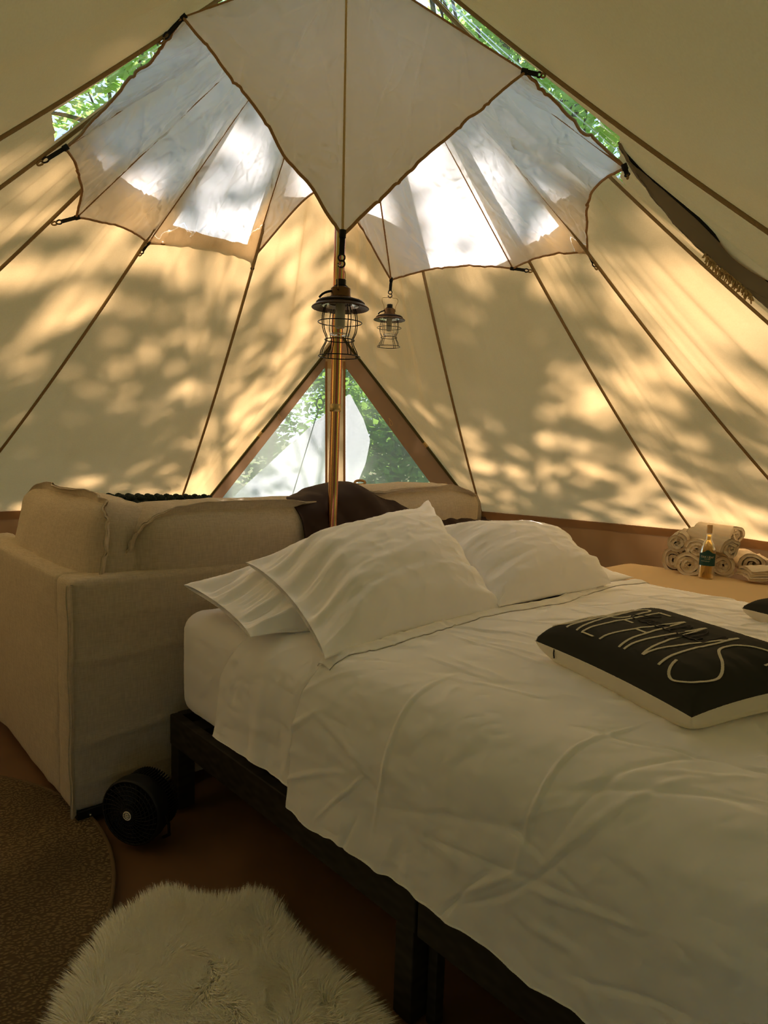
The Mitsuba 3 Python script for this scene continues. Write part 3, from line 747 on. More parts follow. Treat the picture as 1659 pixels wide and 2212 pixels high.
G = {'D': [([(0, 0), (0, 1)], 0), ([(0, 1), (.5, .95), (.95, .6), (.95, .35), (.55, .05), (0, 0)], 1)],
     'R': [([(0, 0), (0, 1)], 0), ([(0, 1), (.5, 1), (.85, .8), (.6, .52), (0, .48)], 1), ([(.3, .48), (.9, 0)], 0)],
     'E': [([(0, 0), (0, 1)], 0), ([(0, 0), (.85, 0)], 0), ([(0, .52), (.7, .52)], 0), ([(0, 1), (.85, 1)], 0)],
     'A': [([(0, 0), (.45, 1), (.95, 0)], 0), ([(.2, .4), (.75, .4)], 0)],
     'M': [([(0, 0), (.08, 1)], 0), ([(.08, 1), (.5, .0), (.92, 1)], 0), ([(.92, 1), (1, 0)], 0)],
     'S': [([(.95, .82), (.6, 1.0), (.15, .88), (.12, .62), (.5, .5), (.9, .36), (.9, .1), (.5, -.04), (.05, .14)], 1)]}
for ch, x, w in (('D', -.88, .16), ('R', -.68, .16), ('E', -.46, .18), ('A', -.22, .27), ('M', .10, .42), ('S', .58, .34)):
    put(kl, 'letter', cat([stroke(p, .0052, .0012, sm) for p, sm in glyph(x, w, G[ch])]), 'cream_print', smooth=False, label=f'thin cream capital {ch}')
cur = []
def loop_letters():
    pts = []; x0, dx = -.42, .1
    for i, ch in enumerate('beautiful'):
        a = x0 + dx * i
        if ch in 'btl':
            pts += [(a, .02), (a + .05, -.28), (a + .085, -.36), (a + .06, -.40), (a + .03, -.2), (a + .045, .0)]
        elif ch == 'f':
            pts += [(a, .02), (a + .07, -.36), (a + .05, -.40), (a + .03, 0), (a + .0, .30), (a - .02, .22), (a + .05, .02)]
        elif ch == 'i':
            pts += [(a, .02), (a + .04, -.14), (a + .045, .0)]
        else:
            pts += [(a, .02), (a + .045, -.14), (a + .012, -.12), (a + .02, .03), (a + .06, -.13), (a + .065, .0)]
    return np.array(pts) * [1, .9] + [0, .02]
s = smooth_curve(loop_letters(), 420)
c = on_pillow(s, .0022); t = np.gradient(c, axis=0); t /= np.linalg.norm(t, axis=1, keepdims=True) + 1e-9
sd = np.cross(nrm, t); sd /= np.linalg.norm(sd, axis=1, keepdims=True) + 1e-9
put(kl, 'script', shell(np.stack([c - sd * .0016, c + sd * .0016], 1), .0008), 'black_print', smooth=False, label='black script lettering across the capitals')
zp = on_pillow([(-.72, .985)], 0.)[0]
put(kl, 'zip_pull', tube([zp - nrm * .012 + U * 0, zp - nrm * .024 - W * .004, zp - nrm * .035 - W * .002], .0016, 6), 'black_metal')

# ------------------------------------------------------------------ bench, towels, bottle
ot = thing('bench', 'tan upholstered bench with rounded edges standing beyond the bed', 'bench')
m = soft_box((1.12, .80, .40), .11, .03, (.0, .0, .018), 301, .004, 4.)
put(ot, 'cushion', bedframe(m, .52, 2.36, .30), 'tan_upholstery')
for l in (.08, .96):
    for w in (2.06, 2.66):
        put(ot, 'leg', tube([B(l, w, 0), B(l, w, .13)], [.018, .024], 12), 'dark_wood')
BZ = .51
TG = 'rolled cream towels on the bench'
def towel_roll(label, end, back, r, seed, turns=3.2, squash=1.0, bsdf='towel', thk=.0165):
    k = thing('towel', label, 'towel', TG)
    end, back = np.asarray(end), np.asarray(back); a = back - end; L = np.linalg.norm(a); a /= L
    sx = np.cross(a, Z); sx /= np.linalg.norm(sx); sz = np.cross(sx, a)
    th = np.linspace(0, turns * 2 * np.pi, 150); rr = .005 + (r - .005) * th / th[-1]
    s = np.linspace(0, 1, 22)
    wob = (meshkit.fbm(np.stack([np.cos(th) * 1.5, np.sin(th) * 1.5, th * .3 + seed], -1), 3, seed) - .5) * .016
    rr = rr + wob * np.clip(th / 6, 0, 1)
    P = end + a * (s * L)[None, :, None] + sx * (rr * np.cos(th + seed))[:, None, None] + sz * (rr * np.sin(th + seed) * squash)[:, None, None]
    P = P + a * ((meshkit.fbm(np.stack([th * .8, th * 0, th * 0 + seed], -1), 2, seed + 1) - .5) * .03)[:, None, None] * (1 - s)[None, :, None]
    P = P + (meshkit.fbm(P * 14, 3, seed + 2) - .5)[..., None] * .010 * sz
    put(k, None, shell(P, thk), bsdf)
def waffle(p, n, uv):
    return dr.abs(dr.sin(p.x * 330 + p.z * 200)) * dr.abs(dr.sin(p.y * 330 - p.z * 260)) * .004
mat('towel_waffle', (.70, .61, .48), .95, proc(waffle, 5e-4), 1.0, sheen=.5)
towel_roll('cream towel roll at the lower left front of the pile with its spiral end showing', at_y(1487, 1221, 3.33), at_y(1495, 1214, 3.56), .064, 1, 3.4, .9)
towel_roll('cream towel roll at the lower right of the pile behind the bottle', at_y(1561, 1222, 3.36), at_y(1556, 1214, 3.60), .064, 2, 3.6, .95)
towel_roll('cream towel roll resting in the middle row left of the bottle', at_y(1505, 1187, 3.32), at_y(1520, 1184, 3.60), .058, 3, 3.0, .8)
towel_roll('small waffle towel roll at the upper left of the pile', at_y(1461, 1172, 3.42), at_y(1474, 1160, 3.66), .046, 4, 2.6, 1.0, 'towel_waffle')
towel_roll('cream towel roll tucked under the small waffle roll at the left', at_y(1455, 1208, 3.50), at_y(1466, 1203, 3.72), .054, 5, 3.0, 1.25)
towel_roll('waffle towel roll lying across the top of the pile behind the bottle neck', at_y(1580, 1187, 3.33), at_y(1497, 1160, 3.58), .053, 6, 2.6, .95, 'towel_waffle')
towel_roll('smooth cream towel roll at the very top back of the pile', at_y(1592, 1160, 3.55), at_y(1512, 1148, 3.74), .056, 7, 2.4, .95)
towel_roll('large cream towel roll lying right of the pile', at_y(1626, 1219, 3.40), at_y(1606, 1205, 3.66), .074, 8, 2.8, .85)
ft = thing('folded_towel', 'folded cream towel on the bench at the right picture edge', 'towel')
ctr = at_y(1650, 1232, 3.24)
lay = []
for j in range(3):
    s, t = np.meshgrid(np.linspace(-1, 1, 30), np.linspace(-1, 1, 24), indexing='ij')
    Pt = (ctr - Z * .03) + RT * (s * (.105 - .006 * j))[..., None] + np.array([.1, 1, 0]) * (t * (.08 - .004 * j))[..., None] + Z * (.010 + .016 * j + .012 * (meshkit.fbm(np.stack([s * 2, t * 2, s * 0 + j], -1), 3, 310 + j) - .5) - .012 * np.clip(s - .2, -1, 1) * 0 - .010 * np.abs(t) ** 4)[..., None]
    lay.append(shell(Pt, .013))
put(ft, None, cat(lay), 'towel')

bt = thing('wine_bottle', 'small clear glass bottle of white wine with a dark green label on the bench', 'bottle')
bo = at_y(1525, 1252, 3.12); bo[2] = 0.0
bo = at_z(1524, 1250, BZ + .008); 
bh = .25
lean = np.array([.012, .01, 1.0]); lean /= np.linalg.norm(lean)
bx_ = np.cross([0, 1, 0], lean); bx_ /= np.linalg.norm(bx_); by_ = np.cross(lean, bx_)
sc_ = bh / .30
outer = np.array([(0, .004), (.022, .003), (.034, .0), (.0375, .006), (.038, .02), (.038, .165), (.036, .185), (.027, .210), (.0165, .228), (.0145, .24), (.0145, .285), (.0158, .287), (.0158, .296), (.0125, .298), (.011, .296)]) * sc_
inner = np.array([(.011, .296), (.0115, .24), (.0135, .228), (.024, .208), (.033, .184), (.0352, .164), (.0352, .012), (.030, .008), (.012, .018), (0, .024)]) * sc_
prof = np.vstack([outer, inner[1:]])
prof[:, 0] *= 1.14; RB = 1.14
put(bt, 'glass', in_frame(lathe(prof[:15], 48), bo, bx_, by_, lean), 'bottle_glass')
wine = np.array([(1.14, 1)]) * np.array([(0, .0245), (.012, .0185), (.030, .0085), (.0351, .0125), (.0351, .164), (.0329, .184), (.0245, .209), (.0145, .228), (.0125, .242), (.0122, .262), (0, .262)]) * sc_
put(bt, 'wine', in_frame(lathe(wine, 48), bo, bx_, by_, lean), 'wine', label='pale golden wine')
put(bt, 'cork', in_frame(lathe(np.array([(0, .300), (.0105, .300), (.0145, .299), (.0150, .27), (.0150, .302), (.0145, .318), (0, .319)]) [3:] * sc_, 24), bo, bx_, by_, lean), 'cork', label='tan capsule over the cork')
face = math.atan2(-bo[1], -bo[0])
def on_bottle(a, z, r=.0384):
    r = r * 1.14
    ca = face + a
    return bo + (bx_ * math.cos(ca) + by_ * math.sin(ca)) * r * sc_ + lean * z * sc_
aa = np.linspace(-1.25, 1.25, 40)
topz = .158 + .016 * np.exp(-(aa / .42) ** 2) - .006 * np.abs(aa / 1.25) ** 2
lab = np.array([[on_bottle(a, .082 + (tz - .082) * q, .0386) for q in np.linspace(0, 1, 8)] for a, tz in zip(aa, topz)])
kb = put(bt, 'label', shell(lab, .0006), 'label_green', label='dark green paper label reading OAK LEAF')
def bottle_text(txt, h, z, matl, a_shift=0.):
    tm = meshkit.text_mesh(txt, h, .0004); v = np.array(tm.vertices)
    wdt = v[:, 0].max()
    tm = tm.subdivide_to_size(.004); v = np.array(tm.vertices)
    ang = (v[:, 0] - wdt / 2) / (.0386 * 1.14 * sc_) + a_shift
    pts = np.array([on_bottle(a, zz / sc_, .0391) for a, zz in zip(ang, z * sc_ + v[:, 1])])
    put(kb, 'lettering', trimesh.Trimesh(pts, tm.faces, process=False), matl, smooth=False)
bottle_text('OAK LEAF', .0095, .128, 'cream_print')
bottle_text('VINEYARDS', .0036, .119, 'cream_print')
bottle_text('PINOT GRIGIO', .0042, .106, 'cream_print', -.25)

# ------------------------------------------------------------------ fan, rugs
fn = thing('fan', 'black round portable fan on the floor between sofa and bed', 'fan')
fnrm = np.array([-.29, -.956, 0]); fx = np.array([.956, -.29, 0])    # face normal, face right
fc = at_y(283, 1744, 1.745); FRAD = .094; fc[2] = FRAD + .004
def fan_frame(m):
    return frame_mesh(m, fc, fx, Z, fnrm)
def ringp(r, z, n=64):
    a = np.linspace(0, 2 * np.pi, n, endpoint=False); return np.stack([r * np.cos(a), r * np.sin(a), np.full(n, z)], 1)
put(fn, 'housing', fan_frame(lathe([(.02, -.100), (.066, -.098), (.078, -.088), (.080, -.06), (.090, -.045), (FRAD, -.03), (FRAD, -.004), (.091, .004), (.086, .005), (.085, -.004), (.083, -.03), (.02, -.034)], 72)), 'black_plastic')
ribs = [rbox(.004, .012, .05, .0015, 4) for _ in range(1)]
rb = []
for i in range(64):
    a = i * 2 * np.pi / 64; b = rbox(.009, .0035, .045, .0015, 4)
    b.apply_translation([.083, 0, -.074]); b.apply_transform(trimesh.transformations.rotation_matrix(a, [0, 0, 1])); rb.append(b)
put(fn, 'grip_ribs', fan_frame(cat(rb)), 'black_plastic', label='ribbed rear rim')
for r in (.030, .042, .054, .066, .077):
    put(fn, 'grille_ring', fan_frame(tube(ringp(r, .006 + .008 * (1 - (r / .085) ** 2)), .0012, 5, closed=True)), 'black_plastic')
sp = []
for i in range(30):
    a = i * 2 * np.pi / 30
    pr = np.array([[r * math.cos(a + .5 * (r - .02) / .065), r * math.sin(a + .5 * (r - .02) / .065), .006 + .008 * (1 - (r / .085) ** 2)] for r in np.linspace(.016, .0855, 9)])
    sp.append(tube(pr, .0011, 5))
for s in sp:
    put(fn, 'grille_spoke', fan_frame(s), 'black_plastic')
for i in range(5):
    a = np.linspace(0, 1, 8)[:, None]; r = np.linspace(.018, .078, 9)[None, :]
    th_ = i * 2 * np.pi / 5 + a * .85 + r * 4
    P = np.stack([r * np.cos(th_), r * np.sin(th_), -.022 + .018 * a + 0 * r], -1)
    put(fn, 'blade', fan_frame(shell(P, .002)), 'black_plastic')
put(fn, 'hub', fan_frame(lathe([(0, -.03), (.02, -.03), (.0205, .012), (.018, .0155), (0, .0165)], 32)), 'black_plastic')
bdg = put(fn, 'badge', fan_frame(lathe([(0, .0165), (.0125, .0165), (.013, .0172), (.0125, .018), (0, .018)], 40)), 'badge_white', label='round white badge with a ringed emblem')
put(bdg, 'emblem_ring', fan_frame(tube(ringp(.0086, .0182, 40), .0007, 6, closed=True)), 'black_print')
put(bdg, 'emblem_bar', fan_frame(cat([(lambda b: (b.apply_translation([0, y, .0183]), b)[1])(trimesh.creation.box((.0215, .0008, .0006))) for y in (-.0024, .0024)])), 'black_print', smooth=False)
hnd = np.array([[-.06, .0, 0]])
for s in (-1, 1):
    put(fn, 'stand_arm', fan_frame(tube([(s * .093, 0, -.02), (s * .099, -.03, -.03), (s * .09, -.07, -.045), (s * .06, -.0925, -.06)], .0045, 6)), 'black_plastic')

rug = thing('round_rug', 'round woven jute rug with a stitched edge at the lower left', 'rug')
RC, RR = np.array([-1.40, 1.307]), .80
a = np.linspace(0, 2 * np.pi, 181)[:-1]; rr = np.r_[np.linspace(0.01, RR - .004, 60)]
P = np.stack([RC[0] + rr[:, None] * np.cos(a), RC[1] + rr[:, None] * np.sin(a), .006 + .003 * meshkit.fbm(np.stack([rr[:, None] * np.cos(a) * 4, rr[:, None] * np.sin(a) * 4, 0 * rr[:, None] * a], -1), 2, 5)], -1)
put(rug, 'weave', grid_mesh(P, closed_v=True), 'jute')
put(rug, 'edge_binding', tube([(RC[0] + RR * math.cos(q), RC[1] + RR * math.sin(q), .006) for q in np.linspace(0, 2 * np.pi, 160)[:-1]], .006, 6, closed=True), 'jute_edge', label='stitched edge binding')

fr = thing('sheepskin_rug', 'fluffy cream sheepskin rug on the floor beside the bed', 'rug')
fp_ = [at_z(x, y, .03)[:2] for x, y in ((115, 2165), (140, 2115), (195, 2030), (225, 1985), (270, 1955), (330, 1922), (380, 1912), (440, 1928), (490, 1930), (540, 1920), (590, 1930), (625, 1965), (660, 2025), (700, 2065), (760, 2115), (800, 2155), (830, 2190), (860, 2216))]
fp_ += [np.array(q) for q in ((.09, 1.10), (.08, 1.0), (.10, .90), (.03, .80), (-.08, .76), (-.2, .80), (-.34, .77), (-.46, .80), (-.58, .88), (-.60, 1.0), (-.59, 1.1))]
fp_ = np.array(fp_)
from scipy.interpolate import CubicSpline
d = np.r_[0, np.cumsum(np.linalg.norm(np.diff(np.vstack([fp_, fp_[:1]]), axis=0), axis=1))]
ol = CubicSpline(d, np.vstack([fp_, fp_[:1]]), bc_type='periodic')(np.linspace(0, d[-1], 200)[:-1])
from shapely.geometry import Polygon
import shapely
poly = Polygon(ol).buffer(-.028)
base = trimesh.creation.extrude_polygon(poly, .012, engine='earcut'); base.apply_translation([0, 0, .001])
put(fr, 'skin', base, 'fur_base', smooth=False)
r_ = np.random.default_rng(77)
x0, y0, x1, y1 = poly.bounds
NF = 110000
c = np.stack([r_.uniform(x0, x1, NF * 2), r_.uniform(y0, y1, NF * 2)], 1)
c = c[shapely.contains_xy(poly, c[:, 0], c[:, 1])][:NF]; NF = len(c)
c3 = np.c_[c, np.full(NF, .010)]
edge_d = shapely.distance(shapely.points(c), poly.exterior)
ctr_ = np.array(poly.centroid.coords[0]); outd = c - ctr_; outd /= np.linalg.norm(outd, axis=1, keepdims=True)
qn = np.c_[c * 11, np.zeros(NF)]
ang = (meshkit.fbm(qn, 3, 1)) * 4 * np.pi + r_.normal(size=NF) * .5
lean_ = np.stack([np.cos(ang), np.sin(ang)], 1) * .75 + np.array([.1, -.25])
ek = np.clip(1 - edge_d / .05, 0, 1)[:, None]
lean_ = lean_ * (1 - ek) + outd * 1.5 * ek
clump = np.floor(c * 95); cc_ = (clump + .5) / 95
dirv = np.c_[lean_ * .8, np.full(NF, 1.0)] + r_.normal(size=(NF, 3)) * .18
dirv[:, :2] += (cc_ - c) * 40
dirv /= np.linalg.norm(dirv, axis=1, keepdims=True)
ln = (.030 + .014 * r_.random(NF) + .010 * (meshkit.fbm(np.c_[c * 7, np.zeros(NF)], 2, 8) - .5))[:, None]
mid = c3 + dirv * ln * .55
tip = c3 + dirv * ln + np.c_[lean_ * ln * .35, -.10 * ln]
sd = np.cross(dirv, r_.normal(size=(NF, 3))); sd /= np.linalg.norm(sd, axis=1, keepdims=True)
wv = .0012
V = np.stack([c3 - sd * wv, c3 + sd * wv, mid - sd * wv * .9, mid + sd * wv * .9, tip], 1).reshape(-1, 3)
i5 = np.arange(NF)[:, None] * 5
F = np.vstack([i5 + [0, 1, 3], i5 + [0, 3, 2], i5 + [2, 3, 4]])
put(fr, 'fleece', trimesh.Trimesh(V, F, process=False), 'fur', smooth=False, label='long cream wool fleece', kind='stuff')

# ------------------------------------------------------------------ inner shade canopy, its straps, hooks and lanterns
def nearest_on(pts, x, y):
    d = ray(x, y); d /= np.linalg.norm(d); v = np.asarray(pts).reshape(-1, 3) - CAM
    t = v @ d; e = np.linalg.norm(v - t[:, None] * d, axis=1) + np.where(t < .3, 9, 0)
    return np.asarray(pts).reshape(-1, 3)[np.argmin(e)]
def ray_closest(x, y, P, toward=0.):
    d = ray(x, y); d /= np.linalg.norm(d); return CAM + d * ((P - CAM) @ d)
SC = dict(curves)
roof_all = np.concatenate([p.reshape(-1, 3) for p in ROOF_P])
ends = [('c1', (395, 38), (330, 68), -122), ('c2', (140, 320), (55, 328), -105), ('c3', (165, 470), (120, 490), -86), ('c4', (320, 525), (303, 550), -60), ('c5', (545, 560), (543, 582), -29),
        ('c7', (845, 605), None, 3.12), ('c8', (1108, 580), (1142, 588), 52), ('c9', (1270, 545), (1308, 568), 70), ('c10', (1350, 363), (1366, 372), None), ('c11', (1135, 155), (1190, 145), 126), ('c6', (740, 508), None, 1.72)]
corner, strap_end = [], []
for nme, c_, e_, az in ends:
    if e_ is None:
        corner.append(at_y(*c_, az)); strap_end.append(None); continue
    e = nearest_on(resample(SC[az], 600), *e_) if az is not None else nearest_on(roof_all, *e_)
    e = e - np.array([(e[0] - CX) * .01, (e[1] - CY) * .01, .012])
    corner.append(ray_closest(*c_, e)); strap_end.append(e)
    
APX = np.array([CX + .0, CY - .03, 2.72])
can = thing('shade_canopy', 'large cream cloth sunshade hung like a star under the tent peak', 'canopy')
scal = {('c5', 'c7'): .42, ('c6', 'c1'): .02, ('c11', 'c6'): .02, ('c10', 'c11'): .10, ('c9', 'c10'): .10, ('c2', 'c3'): .10, ('c1', 'c2'): .06}
NSg, NTg = 100, 100
def tri_panel(c0, c1, dep, seed):
    s = np.linspace(0, 1, NSg)[:, None]; t = np.linspace(.03, 1, NTg)[None, :]
    ch = np.linalg.norm(c1 - c0)
    edge = c0 + (c1 - c0) * s
    edge = edge + (APX - edge) * (np.minimum(dep * ch, .45) * 4 * s * (1 - s)) / np.linalg.norm(APX - (c0 + c1) / 2) 
    P = APX + (edge[:, None, :] - APX) * t[..., None]
    n = np.cross(c0 - APX, c1 - APX); n /= np.linalg.norm(n)
    if n[2] > 0: n = -n
    bag = np.sin(np.pi * s) * np.sin(np.pi * t ** 1.3) * ch
    q = np.stack([np.broadcast_to(s * 6 + seed, P.shape[:2]), np.broadcast_to(t * 1.6, P.shape[:2]), np.zeros(P.shape[:2])], -1)
    fo = (meshkit.fbm(q, 3, 400 + seed) - .5) * .07 * np.sin(np.pi * s) ** .7 * t * ch + (ridged(P * 5, 410 + seed, 3, 2.5) - .3) * .006 * np.sin(np.pi * s) ** .5
    xx = (s - .5) * ch * t; yy = t * np.linalg.norm((c0 + c1) / 2 - APX) + 0 * s
    cr = creases(xx, yy, 70, (-ch * .5, ch * .5, .15, 1.2), 430 + seed, (.003, .009), (.04, .16), (.004, .009), (1.3, .7)) * np.sin(np.pi * s) ** .4
    return P + n * (bag * .075 + fo + cr)[..., None], edge
for i in range(len(corner)):
    j = (i + 1) % len(corner)
    dep = scal.get((ends[i][0], ends[j][0]), .07)
    if (ends[i][0], ends[j][0]) == ('c5', 'c7'): dep = .55
    P, edge = tri_panel(corner[i], corner[j], dep, i)
    put(can, 'panel', grid_mesh(P), 'shade_cloth')
    e = P[:, -1]
    put(can, 'edge_trim', tube(e, .0045 if ends[i][0] not in ('c6', 'c11') else .0042, 6), 'shade_trim', label='brown bound edge')
    put(can, 'seam', tube(P[0, 4:], .0032, 6), 'shade_trim' if ends[i][0] != 'c6' else 'strip_canvas', label='sewn seam')
def strap(c, e, hook=True, drop=None):
    """Black webbing from a canopy corner, ending in a figure-eight hook."""
    d = e - c; L = np.linalg.norm(d); d /= L
    sd = np.cross(d, FW); sd /= np.linalg.norm(sd)
    w = put(can, 'strap', ribbon(resample([c - d * .012, c + d * L * (.62 if drop is None else 1.0)], 8), sd, .013, .003), 'black_strap', label='black webbing strap')
    put(can, 'strap_cuff', tube([c - d * .012, c + d * .006], .0085, 10), 'black_strap')
    if drop is None:
        p = c + d * L * .60
        hk = [p, p + d * L * .12 + sd * .007, p + d * L * .22, p + d * L * .12 - sd * .007, p]
        put(can, 'hook', tube(smooth_curve(np.array(hk), 24), .0026, 6), 'black_metal')
        q = p + d * L * .2
        put(can, 'webbing_loop', tube(smooth_curve(np.array([q, q + d * L * .08 + Z * .006, e, q + d * L * .08 - Z * .006, q]), 20), .0028, 6), 'canvas_seam')
for (nme, c_, e_, az), c, e in zip(ends, corner, strap_end):
    if e is not None:
        strap(c, e)
def eight_hook(label, p, s):
    """p is the top of the hook."""
    k = thing('figure_eight_hook', label, 'hook')
    a = np.linspace(0, 2 * np.pi, 30, endpoint=False)
    r = .0082 * s
    put(k, 'ring', tube([p - Z * r + RT * r * math.cos(x) + Z * r * math.sin(x) for x in a], .0021 * s, 7, closed=True), 'black_metal')
    b = np.linspace(math.radians(100), math.radians(-190), 28)
    put(k, 'open_hook', tube([p - Z * 2.85 * r + RT * r * math.cos(x) + Z * r * math.sin(x) for x in b], .0021 * s, 7), 'black_metal')
    return p - Z * 3.55 * r
def lantern(label, top_pt, hook_az, s=1.0):
    """A railroad lantern hanging by its wire handle from top_pt."""
    k = thing('lantern', label, 'lantern', 'railroad lanterns hung from the sunshade')
    o = top_pt - Z * .036 * s
    def fm(m):
        return frame_mesh(m, o, np.array([1., 0, 0]) * s, np.array([0, 1., 0]) * s, Z * s)
    put(k, 'knob', fm(lathe([(0, 0), (.0118, -.0005), (.0126, -.002), (.0126, -.013), (.0115, -.0148), (.0170, -.016), (.0170, -.0185), (.008, -.019)], 32)), 'black_plastic', label='black switch knob')
    put(k, 'cap', fm(lathe([(.008, -.0188), (.020, -.0192), (.0245, -.0225), (.0245, -.0405), (.027, -.042), (.027, -.0445), (.0225, -.0465), (.02, -.0465)], 36)), 'bronze', label='bronze neck')
    put(k, 'shade', fm(lathe([(.02, -.0455), (.036, -.0465), (.056, -.0525), (.0588, -.0555), (.0577, -.058), (.0602, -.0600), (.0712, -.068), (.0722, -.0697), (.0710, -.0712), (.058, -.0655), (.034, -.058), (.012, -.056)], 56)), 'bronze_dark', label='wide brown metal shade')
    put(k, 'shade_groove', fm(lathe([(.0591, -.0550), (.0611, -.0570), (.0604, -.0597), (.0567, -.0595), (.0562, -.0555), (.0591, -.0550)], 56)), 'black_metal', label='black ring around the shade')
    put(k, 'reflector', fm(lathe([(.030, -.0592), (.046, -.0642), (.0455, -.0652), (.029, -.0602), (.030, -.0592)], 48)), 'steel')
    put(k, 'chimney', fm(lathe([(.0295, -.0615), (.0325, -.072), (.0337, -.090), (.0325, -.108), (.0280, -.126), (.0250, -.134), (.012, -.1363), (0, -.1363)], 48)), 'glass', label='clear glass chimney')
    put(k, 'chimney_foot', fm(tube(ringp(.0250, -.1345, 40), .0013, 6, closed=True)), 'steel')
    put(k, 'lamp_tube', fm(lathe([(0, -.058), (.0122, -.059), (.0125, -.115), (.010, -.1185), (0, -.119)], 28)), 'frosted', label='frosted lamp core')
    prof = np.array([(.0405, -.066), (.0455, -.080), (.0482, -.096), (.0478, -.112), (.0435, -.131), (.0368, -.148), (.0378, -.153), (.0465, -.170), (.0515, -.188)])
    cr = smooth_curve(prof, 44)
    cg = put(k, 'wire_cage', fm(tube(ringp(.0372, -.148, 56), .0012, 6, closed=True)), 'black_metal', label='black wire guard')
    put(cg, 'ring', fm(tube(ringp(.0548, -.105, 60), .0012, 6, closed=True)), 'black_metal')
    put(cg, 'ring', fm(tube(ringp(.0520, -.1885, 60), .0013, 6, closed=True)), 'black_metal')
    for i in range(4):
        for dd in (-.085, .085):
            a = math.radians(hook_az + 45 + 90 * i) + dd
            put(cg, 'wire', fm(tube(np.stack([cr[:, 0] * math.cos(a), cr[:, 0] * math.sin(a), cr[:, 1]], 1), .0012, 6)), 'black_metal')
    h2 = np.array([math.cos(math.radians(hook_az)), math.sin(math.radians(hook_az)), 0])
    hp = [(-.0255, -.030), (-.0258, -.022), (-.0275, -.008), (-.0345, .008), (-.0365, .020), (-.033, .027), (-.016, .0285), (-.006, .0335), (0, .036), (.006, .0335), (.016, .0285), (.033, .027), (.0365, .020), (.0345, .008), (.0275, -.008), (.0258, -.022), (.0255, -.030)]
    put(k, 'handle', fm(tube(smooth_curve(np.array([h2 * x + Z * z for x, z in hp]), 80), .0011, 6)), 'brass_wire', label='brass wire handle')
    for sg in (-1, 1):
        put(k, 'pivot', fm(tube([h2 * sg * .0235 - Z * .028, h2 * sg * .0275 - Z * .028], .0028, 10)), 'bronze')
    cvp = np.array([(-.020, -.008, -.030), (-.033, -.012, -.0335), (-.045, -.016, -.041), (-.051, -.018, -.0485)])
    put(k, 'socket_cover', fm(tube(smooth_curve(cvp, 12), .003, 6)), 'black_plastic', label='black rubber socket cover')
    return k
d1 = np.array([0, 0, -1.])
e1 = at_y(738, 550, 1.72); strap(corner[10], e1, drop=1)
hk1 = eight_hook('black figure eight hook carrying the larger near lantern', e1 + Z * .001, 1.0)
lantern('large near bronze lantern hanging in front of the centre pole', hk1 + Z * .004, 78, 1.0)
e2 = at_y(843, 628, 3.12); strap(corner[5], e2, drop=1)
hk2 = eight_hook('black figure eight hook carrying the smaller far lantern', e2 + Z * .001, 1.0)
lantern('smaller looking far bronze lantern hanging right of the centre pole', hk2 + Z * .004, 12, 1.0)

# dark mesh flap rolled up along the right roof panel
fl = thing('mesh_flap', 'dark grey brown mesh flap gathered along the right roof slope', 'mesh flap')
up = [(1338, 306), (1362, 345), (1426, 400), (1503, 468), (1580, 545), (1659, 606), (1760, 690)]
lo = [(1340, 312), (1371, 373), (1411, 434), (1457, 483), (1500, 526), (1564, 588), (1610, 628), (1659, 664), (1760, 745)]
upx, lox = resample(np.array(up, float), 80), resample(np.array(lo, float), 80)
A3 = np.array([nearest_on(roof_all, *q) for q in upx]); 
A3 = np.stack([gaussian_filter1d(A3[:, c], 6, mode='nearest') for c in range(3)], 1)
cen = np.array([CX, CY, 1.0])
def inward(P, dist):
    v = cen - P; v[..., 2] *= .8; v /= np.linalg.norm(v, axis=-1, keepdims=True); return P + v * dist
A3 = np.array([ray_closest(*q, p) for q, p in zip(upx, inward(A3, .03))])
B3 = np.array([ray_closest(*q, p) for q, p in zip(lox, inward(A3, .13))])
s = np.linspace(0, 1, 26)[None, :, None]
P = A3[:, None] * (1 - s) + B3[:, None] * s
wq = np.linspace(0, 1, 80)[:, None]
P = P + (inward(P, 1.) - P) * ((.012 * np.sin(np.pi * s[..., 0]) * np.clip(wq * 4, 0, 1) + .02 * (meshkit.fbm(np.stack([wq * 9 + s[..., 0] * 3, s[..., 0] * 2.5 + 0 * wq, 0 * wq + 0 * s[..., 0]], -1), 3, 500) - .5))[..., None])
put(fl, 'mesh', shell(P, .004), 'mesh_roll')
put(fl, 'hem_cord', tube(A3, .005, 6), 'black_strap')
fr_ = []
for i in range(120):
    q = rng.uniform(.50, .72); p0 = P[int(q * 79), -1]; dd = (RT * rng.normal() * .5 - UP * 1.0 + FW * rng.normal() * .4); dd /= np.linalg.norm(dd)
    fr_.append(tube([p0, p0 + dd * rng.uniform(.012, .03)], .0022, 4))
put(fl, 'frayed_fringe', cat(fr_), 'strip_canvas', kind='stuff', label='frayed edge')

# awning sheet outside the screen door, its ring and guy line
aw = thing('awning', 'pale grey crinkled awning sheet pitched outside the door screen', 'awning')
le = [(752, 852, 6.0), (690, 905, 6.2), (620, 965, 6.5), (550, 1030, 6.8), (478, 1098, 7.1), (400, 1166, 8.6)]
re = [(757, 852, 6.0), (785, 905, 6.25), (800, 950, 6.5), (790, 1000, 6.75), (770, 1050, 7.0), (752, 1168, 8.6)]
lp, rp = resample(np.array([at_y(*q) for q in le]), 60), resample(np.array([at_y(*q) for q in re]), 60)
s = np.linspace(0, 1, 50)[None, :, None]
P = lp[:, None] * (1 - s) + rp[:, None] * s
wid = np.linalg.norm(rp - lp, axis=1)[:, None]
P = P + np.array([0, -.6, -.4]) * (.10 * wid * np.sin(np.pi * s[..., 0]) + .05 * (meshkit.fbm(P * 3, 3, 600) - .5) + .02 * (ridged(P * 4, 601, 3, 2.5) - .3))[..., None]
